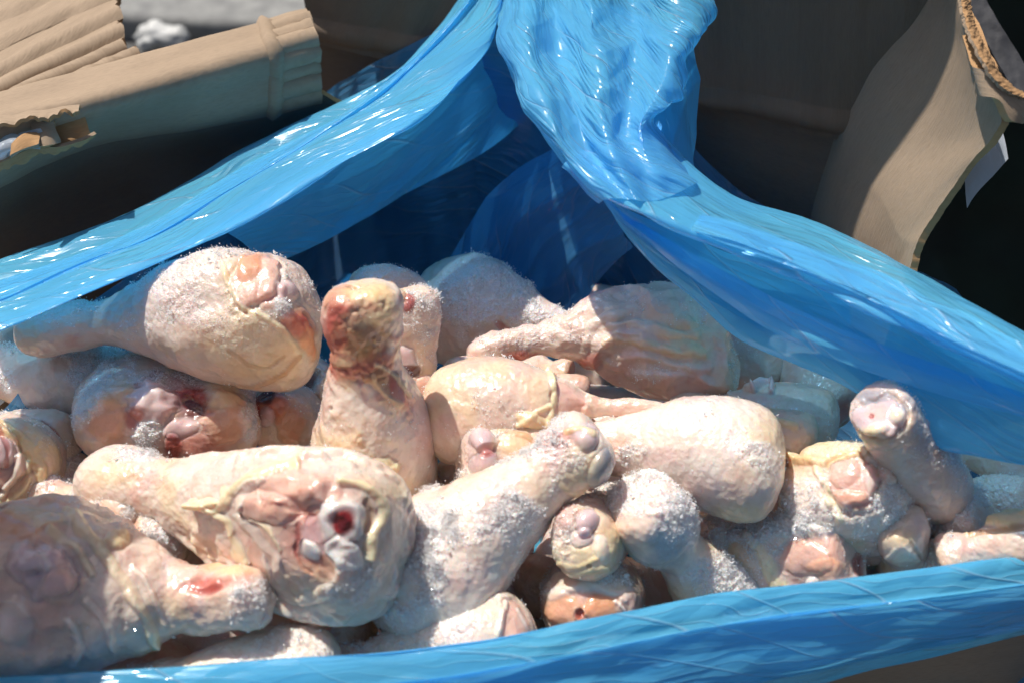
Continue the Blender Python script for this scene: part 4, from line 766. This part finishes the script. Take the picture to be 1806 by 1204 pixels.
# front row
drum('icy frosted drumstick lying diagonally at the centre front, grey bone tip at upper right', (1058, 762, .044), (668, 1085, -.006), 140, 60, rn=1.0, hero=2, yel=.25, pink=.45, frost=.8, crys=6500, base='pale', feats=(
    B(1060, 826, 20, 40, -22, 2.4, 'blue', .95, .2, 'dome', 'bone', .1), B(1034, 772, 22, 26, -20, 2.6, 'lilac', .9, .25), B(988, 780, 28, 38, 25, .4, 'rose', .65, .5, 'flat', 'skin'), B(970, 815, 30, 22, 40, 0, 'pink', .6, .6, 'flat', 'skin'), B(1018, 826, 34, 40, 10, .4, 'yellow', .6, .5, 'flat', 'skin'), Ln([(1000, 762), (1022, 756), (1046, 766)], 6, 1.2, 'yellow', .7), Ln([(985, 850), (1010, 870), (1040, 868)], 6, .8, 'yellow', .5), B(740, 960, 70, 60, 0, .3, None, 0, .6, 'flat', None, .3, .6)))
drum('pink frosted drumstick tip peeking out left of the large open cut end', (430, 1000, -.01), (228, 945, .018), 64, 50, L=.085, hero=1, cap='round', yel=.35, pink=.7, frost=.6, crys=1300, feats=(B(305, 965, 42, 36, 0, 1.2, 'pale', .5, .4, 'dome', 'skin', .2, .5), B(240, 945, 12, 20, 0, .3, 'orange', .6, .5, 'flat', 'skin'), Ln([(318, 985), (332, 955), (340, 930)], 5, 1, 'fat', .5)))
drum('frost covered drumstick back behind the shaded one at left', (70, 880, .004), (272, 915, .016), 58, 42, hero=1, pink=.5, yel=.2, frost=.9, crys=1800)
drum('large drumstick whose open cut end shows white cartilage and dark red marrow', (162, 838, .018), (694, 985, .040), 158, 58, rn=.95, hero=3, cap='round', yel=.45, pink=.3, frost=.10, crys=900, base='pale', bow=.10, feats=(
    B(530, 950, 185, 160, 15, -6.0, None, 0, .8, 'flat', None, 0), B(525, 945, 165, 140, 10, -.5, 'pmeat', .6, .3, 'flat'), B(480, 1000, 90, 80, 0, .2, 'pink', .4, .6, 'flat', 'meat'), B(505, 850, 82, 38, 8, 3.2, 'pmeat', .8, .3), B(560, 846, 50, 34, -10, 1.2, 'pmeat', .7, .4), B(520, 858, 34, 20, 10, 1.2, 'meat', .5, .5), B(456, 890, 56, 32, -6, 3.4, 'pmeat', .95, .2), B(470, 895, 34, 18, 0, .6, 'meat', .45, .5), B(530, 900, 30, 24, 0, -1.2, 'rose', .35, .5, 'flat'),
    B(552, 965, 64, 66, 20, -1.6, 'rose', .7, .4, 'flat'), B(538, 958, 34, 40, 20, .3, 'lilac', .6, .5, 'flat', 'meat'), Ln([(502, 925), (498, 970), (508, 1010), (535, 1035)], 5, -.8, 'red', .6), B(531, 984, 19, 24, 20, 2.6, 'bone', 1, .3, 'dome', None, .05),
    B(606, 922, 50, 50, -20, 2.2, 'bone', 1, .3, 'flat', None, .05), B(572, 902, 18, 24, 20, .8, 'bone', .95, .4, 'dome', None, .05), B(608, 924, 29, 31, -25, -.6, 'red', 1, .3, 'flat', None, .08), B(613, 927, 20, 20, -25, -.1, 'dark', .75, .5, 'flat', None, .15), Ln([(640, 962), (606, 962), (586, 974), (576, 992)], 5, -.5, 'red', .9, .1), B(612, 988, 48, 34, -14, 3.2, 'bone', 1, .25, 'dome', None, .03),
    Ln([(600, 835), (640, 842), (672, 862), (692, 890), (688, 915), (672, 945), (664, 990)], 10, 4.2, 'fat', .9, .2), Ln([(662, 882), (668, 910), (662, 935)], 8, -1.5, 'tan', .5, .2), B(555, 1068, 42, 14, 14, 1.5, 'bone', .7, .35, 'dome', 'skin'), B(560, 1050, 100, 46, 0, .2, 'yellow', .3, .6, 'flat', 'skin'), B(625, 1045, 42, 40, 0, 0, 'white', .2, .6, 'flat', 'skin', .4, .6),
    Ln([(334, 884), (352, 896), (376, 890), (384, 868), (410, 850), (440, 828), (480, 808), (520, 800)], 11, 3.0, 'fat', .9, .4), Ln([(345, 892), (372, 915), (388, 945), (398, 985), (415, 1010)], 9, 2.6, 'fat', .75, .4), Ln([(402, 900), (408, 870), (428, 850), (455, 836)], 8, 2.2, 'pale', .8, .3), Ln([(395, 920), (430, 960), (460, 1000), (480, 1050)], 7, 1.4, 'pale', .5, .5), Ln([(420, 925), (450, 945), (470, 985)], 5, 1.0, 'fat', .5, .6), Ln([(440, 1000), (480, 1060), (540, 1090)], 5, 1.2, 'pale', .5, .5), B(352, 888, 20, 12, 10, 3.0, 'fat', .9, .3, 'dome', 'skin'), B(205, 832, 40, 30, 0, 0, 'yellow', .6, .6, 'flat', 'skin'), B(250, 815, 30, 18, 0, 0, 'pink', .5, .6, 'flat', 'skin'), B(250, 802, 40, 10, 0, 0, 'white', .3, .6, 'flat', 'skin', .3, .9)))
drum('drumstick knuckle facing forward with a bare bone tip, in front of the plump one', (1095, 905, -.03), (1024, 958, .024), 70, 50, L=.085, hero=2, cap='flat', yel=.7, pink=.3, frost=.5, crys=1100, feats=(
    B(1036, 918, 21, 26, -15, 4.0, 'lilac', .95, .2), B(1028, 948, 22, 16, 20, 1.8, 'lilac', .7, .3), B(1060, 965, 14, 24, 10, 1.8, 'bone', .5, .3), B(1018, 985, 50, 28, 0, 1.0, 'fat', .7, .4, 'flat', 'skin'), B(1000, 966, 12, 10, 0, -.8, 'tan', .6), Ln([(990, 990), (1020, 998), (1050, 985)], 5, 1.2, 'yellow', .7), B(998, 912, 18, 28, -25, .6, 'rose', .6, .5, 'flat', 'skin'), Ln([(975, 1000), (1020, 1012), (1070, 1000)], 7, 1.0, 'yellow', .6), B(1040, 995, 5, 4, 0, -.8, 'tan', .7)))
drum('thick frosted knuckle leaning down to the right, bluish on its side, at the front', (1112, 872, .028), (1385, 1190, -.055), 76, 80, rn=.62, hero=2, yel=.4, pink=.2, frost=.9, crys=3600, base='pale', feats=(
    B(1182, 955, 30, 44, -30, -.4, 'blue', .8, .5, 'flat', 'skin'), B(1200, 920, 24, 40, -10, 0, 'grey', .6, .5, 'flat', 'skin', .3, .6), B(1100, 945, 36, 40, 0, 0, 'skin', .7, .6, 'flat', 'skin'), B(1210, 1045, 44, 20, 0, .4, 'yellow', .6, .5, 'flat', 'skin'), B(1130, 890, 70, 24, 0, .5, None, 0, .5, 'flat', None, .3, .8), B(1155, 888, 10, 8, 0, .8, 'pink', .8, .4, 'dome', 'skin')))
drum('cut end with two orange meat lobes under the frosted knuckle, just above the front rim', (1055, 1000, -.09), (1042, 1090, .002), 100, 56, L=.10, hero=2, cap='flat', flat=.12, pink=.3, yel=.3, frost=.9, crys=2600, feats=(
    B(1040, 1085, 84, 48, 0, -.8, 'pmeat', .85, .2, 'flat'), B(988, 1076, 38, 32, -10, 2.6, 'orange', .6, .3), B(1064, 1074, 42, 26, 10, 2.2, 'orange', .8, .35), B(1022, 1082, 8, 10, 0, -2, 'red', .8), B(1110, 1064, 30, 22, 30, 1, 'pmeat', .8), Ln([(970, 1050), (1010, 1035), (1060, 1036), (1100, 1052)], 9, .8, 'white', .3), Ln([(1085, 1060), (1100, 1075)], 4, 1, 'bone', .6)))
drum('cut drumstick with yellow skin edge and bare meat above the front rim at right', (1248, 1005, -.025), (1514, 978, .008), 84, 58, rn=1.1, hero=2, cap='flat', yel=.4, pink=.5, frost=.6, crys=2600, bow=.15, feats=(
    B(1448, 990, 84, 52, 4, -1.2, 'pmeat', .9, .2, 'flat'), B(1420, 985, 50, 34, 0, 1.6, 'pmeat', .7), B(1460, 1000, 40, 18, 0, .8, 'orange', .5, .5), B(1522, 998, 12, 26, 10, -.6, 'red', .75, .4, 'flat'), Ln([(1322, 944), (1340, 965), (1350, 995), (1372, 1030)], 13, 1.8, 'fat', .9, .4), B(1298, 985, 30, 34, 0, .6, 'yellow', .5, .5, 'flat', 'skin'), B(1400, 930, 110, 16, 8, 1.0, 'white', .4, .5, 'flat', 'skin', .4, 1.0), B(1288, 945, 26, 12, 0, .8, 'white', .4, .5, 'flat', 'skin', .4, 1.0), B(1430, 1030, 14, 12, 0, 1.5, 'bone', .7)))
drum('small yellowish knuckle tip poking up above the front rim at right', (1590, 920, .022), (1604, 1110, -.07), 62, 46, rn=.95, L=.1, hero=1, yel=.6, pink=.4, frost=.15, crys=200, feats=(B(1588, 950, 26, 18, 0, .8, 'yellow', .6, .5, 'dome', 'skin'), Ln([(1560, 985), (1590, 965), (1620, 985)], 5, .8, 'pale', .5), Ln([(1605, 955), (1625, 985)], 4, -.8, 'brown', .5)))
drum('large shaded drumstick at lower left with bare cartilage and a red-bruised knuckle', (482, 1056, .026), (-80, 1050, .014), 172, 62, rn=.92, hero=3, cap='flat', yel=.35, pink=.45, grey=.1, frost=.12, crys=700, bow=.0, rough=2.0, wr=.35, feats=(
    B(45, 1010, 120, 120, 0, -1.0, 'pmeat', .6, .3, 'flat'), B(88, 1006, 50, 50, 10, 5.5, 'lilac', .95, .2), B(105, 1035, 36, 34, 10, 2.2, 'pmeat', .55, .4, 'dome', 'lilac'), B(66, 990, 22, 16, -25, 1.0, 'bone', .7, .4), B(40, 985, 30, 36, 0, 2.8, 'lilac', .7, .3), B(58, 1010, 20, 10, 20, -2.0, 'lilac', .5), B(25, 1100, 34, 46, 0, 3.2, 'bone', .5, .3, 'dome', 'lilac'), B(15, 920, 50, 26, -10, 1.6, 'orange', .7, .4), B(60, 905, 60, 16, -12, 1.0, 'yellow', .5, .4, 'dome', 'skin'), B(206, 950, 24, 16, 10, 3.2, 'yellow', .85, .3, 'dome', 'skin'),
    Ln([(120, 900), (150, 935), (190, 985), (225, 1040), (262, 1100), (275, 1140)], 12, 3.4, 'fat', .7), Ln([(150, 1060), (190, 1100), (200, 1150)], 8, 2.0, 'pale', .6), Ln([(120, 1090), (140, 1130), (130, 1170)], 9, 2.0, 'bone', .5), B(180, 1120, 40, 26, 40, 1.4, 'white', .4, .5, 'flat', 'skin'), Ln([(90, 930), (130, 960), (160, 1010)], 8, 1.6, 'fat', .5), Ln([(235, 1000), (270, 1050), (290, 1095)], 7, 1.6, 'pale', .4), B(360, 1030, 38, 14, 10, -1.0, 'rose', .85, .4, 'flat', 'skin'), B(372, 1040, 18, 10, 20, -.6, 'red', .6, .4, 'flat', 'skin'), B(425, 1018, 20, 14, 0, .5, 'rose', .5, .5, 'flat', 'skin'), B(400, 1000, 50, 12, -8, 0, 'yellow', .7, .5, 'flat', 'skin'), B(440, 1060, 36, 40, 0, .3, None, 0, .5, 'flat', None, .3, .7), B(200, 1080, 70, 80, 0, 0, 'pale', .5, .7, 'flat', 'skin')))
drum('pale drumstick along the front rim with bare pink meat at its right end', (560, 1210, -.015), (944, 1108, .004), 82, 50, hero=2, yel=.35, pink=.25, frost=.42, crys=1300, base='pale', bow=.2, feats=(B(926, 1098, 46, 56, -6, -1.2, 'pmeat', .95, .12, 'flat'), Ln([(893, 1058), (886, 1090), (878, 1120)], 6, 1.8, 'pale', .8), Ln([(915, 1070), (930, 1095), (940, 1110)], 4, .6, 'bone', .4)))
drum('pale drumstick body lying along the front rim at left, half in shade', (215, 1220, -.002), (606, 1172, .004), 72, 44, hero=1, yel=.35, pink=.25, frost=.45, crys=900, base='pale', bow=.2)
drum('shadowed reddish drumstick under the large open cut end, above the front rim', (450, 1135, -.03), (640, 1112, -.008), 64, 40, hero=1, pink=.9, grey=.2, frost=.2, crys=200)
drum('frosted bit of drumstick between the plump one and the cut one at right', (1170, 955, -.03), (1300, 958, -.004), 48, 34, hero=1, frost=.8, crys=900, pink=.5)
drum('small pinkish drumstick tip right of the yellowish knuckle at the front rim', (1720, 1020, -.02), (1622, 982, .002), 44, 32, hero=1, pink=.6, frost=.3, crys=200)
drum('pale frosted drumstick behind the folded yellow skin flap at the right edge', (1600, 880, -.02), (1830, 890, .002), 56, 36, hero=1, frost=.5, crys=500, pink=.4)
drum('shadowed drumstick wedged under the thin shank of the wrinkled one', (1010, 668, -.012), (880, 652, -.016), 46, 34, pink=.7, frost=.2)
drum('shadowed drumstick lump between the icy one and the forward facing knuckle', (1040, 1010, -.045), (935, 1045, -.02), 56, 40, pink=.8, frost=.2)
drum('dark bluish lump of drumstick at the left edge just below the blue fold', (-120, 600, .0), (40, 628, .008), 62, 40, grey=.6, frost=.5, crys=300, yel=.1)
drum('small white bone knob in the gap right of the upright drumstick', (800, 880, -.02), (786, 822, .002), 26, 18, L=.05, hero=0, yel=.2, frost=.4, crys=150, base='pale', feats=(B(790, 822, 20, 20, 0, 1, 'bone', .8),))
# the layer below, seen only through the gaps
r0 = np.random.default_rng(11)
for k, (x, y) in enumerate([(-.075, -.115), (-.03, -.135), (.02, -.120), (.065, -.100), (.105, -.105), (-.115, -.06), (-.03, -.06), (.03, -.055), (.085, -.045), (-.09, .0), (-.04, .02), (.03, .01), (.095, .015), (.04, .06), (.14, -.06), (-.15, -.10), (-.105, -.138), (-.06, -.142), (-.145, -.145), (-.01, -.135), (.15, -.095), (.125, -.085)]):
    a = r0.uniform(0, 6.28); v = np.array([math.cos(a), math.sin(a) * .7, r0.uniform(-.15, .15)]) * .05
    c = np.array([x, y, (-.058 if k < 16 else -.036) + r0.uniform(-.006, .004)])
    drum('shadowed drumstick deep in the heap below the ones on top', tuple(c - v), tuple(c + v), .029, .015, grey=.3, pink=.7, frost=.4, filler=True, group='drumsticks deep in the heap')
for i, d in enumerate(DR): build(d, i)
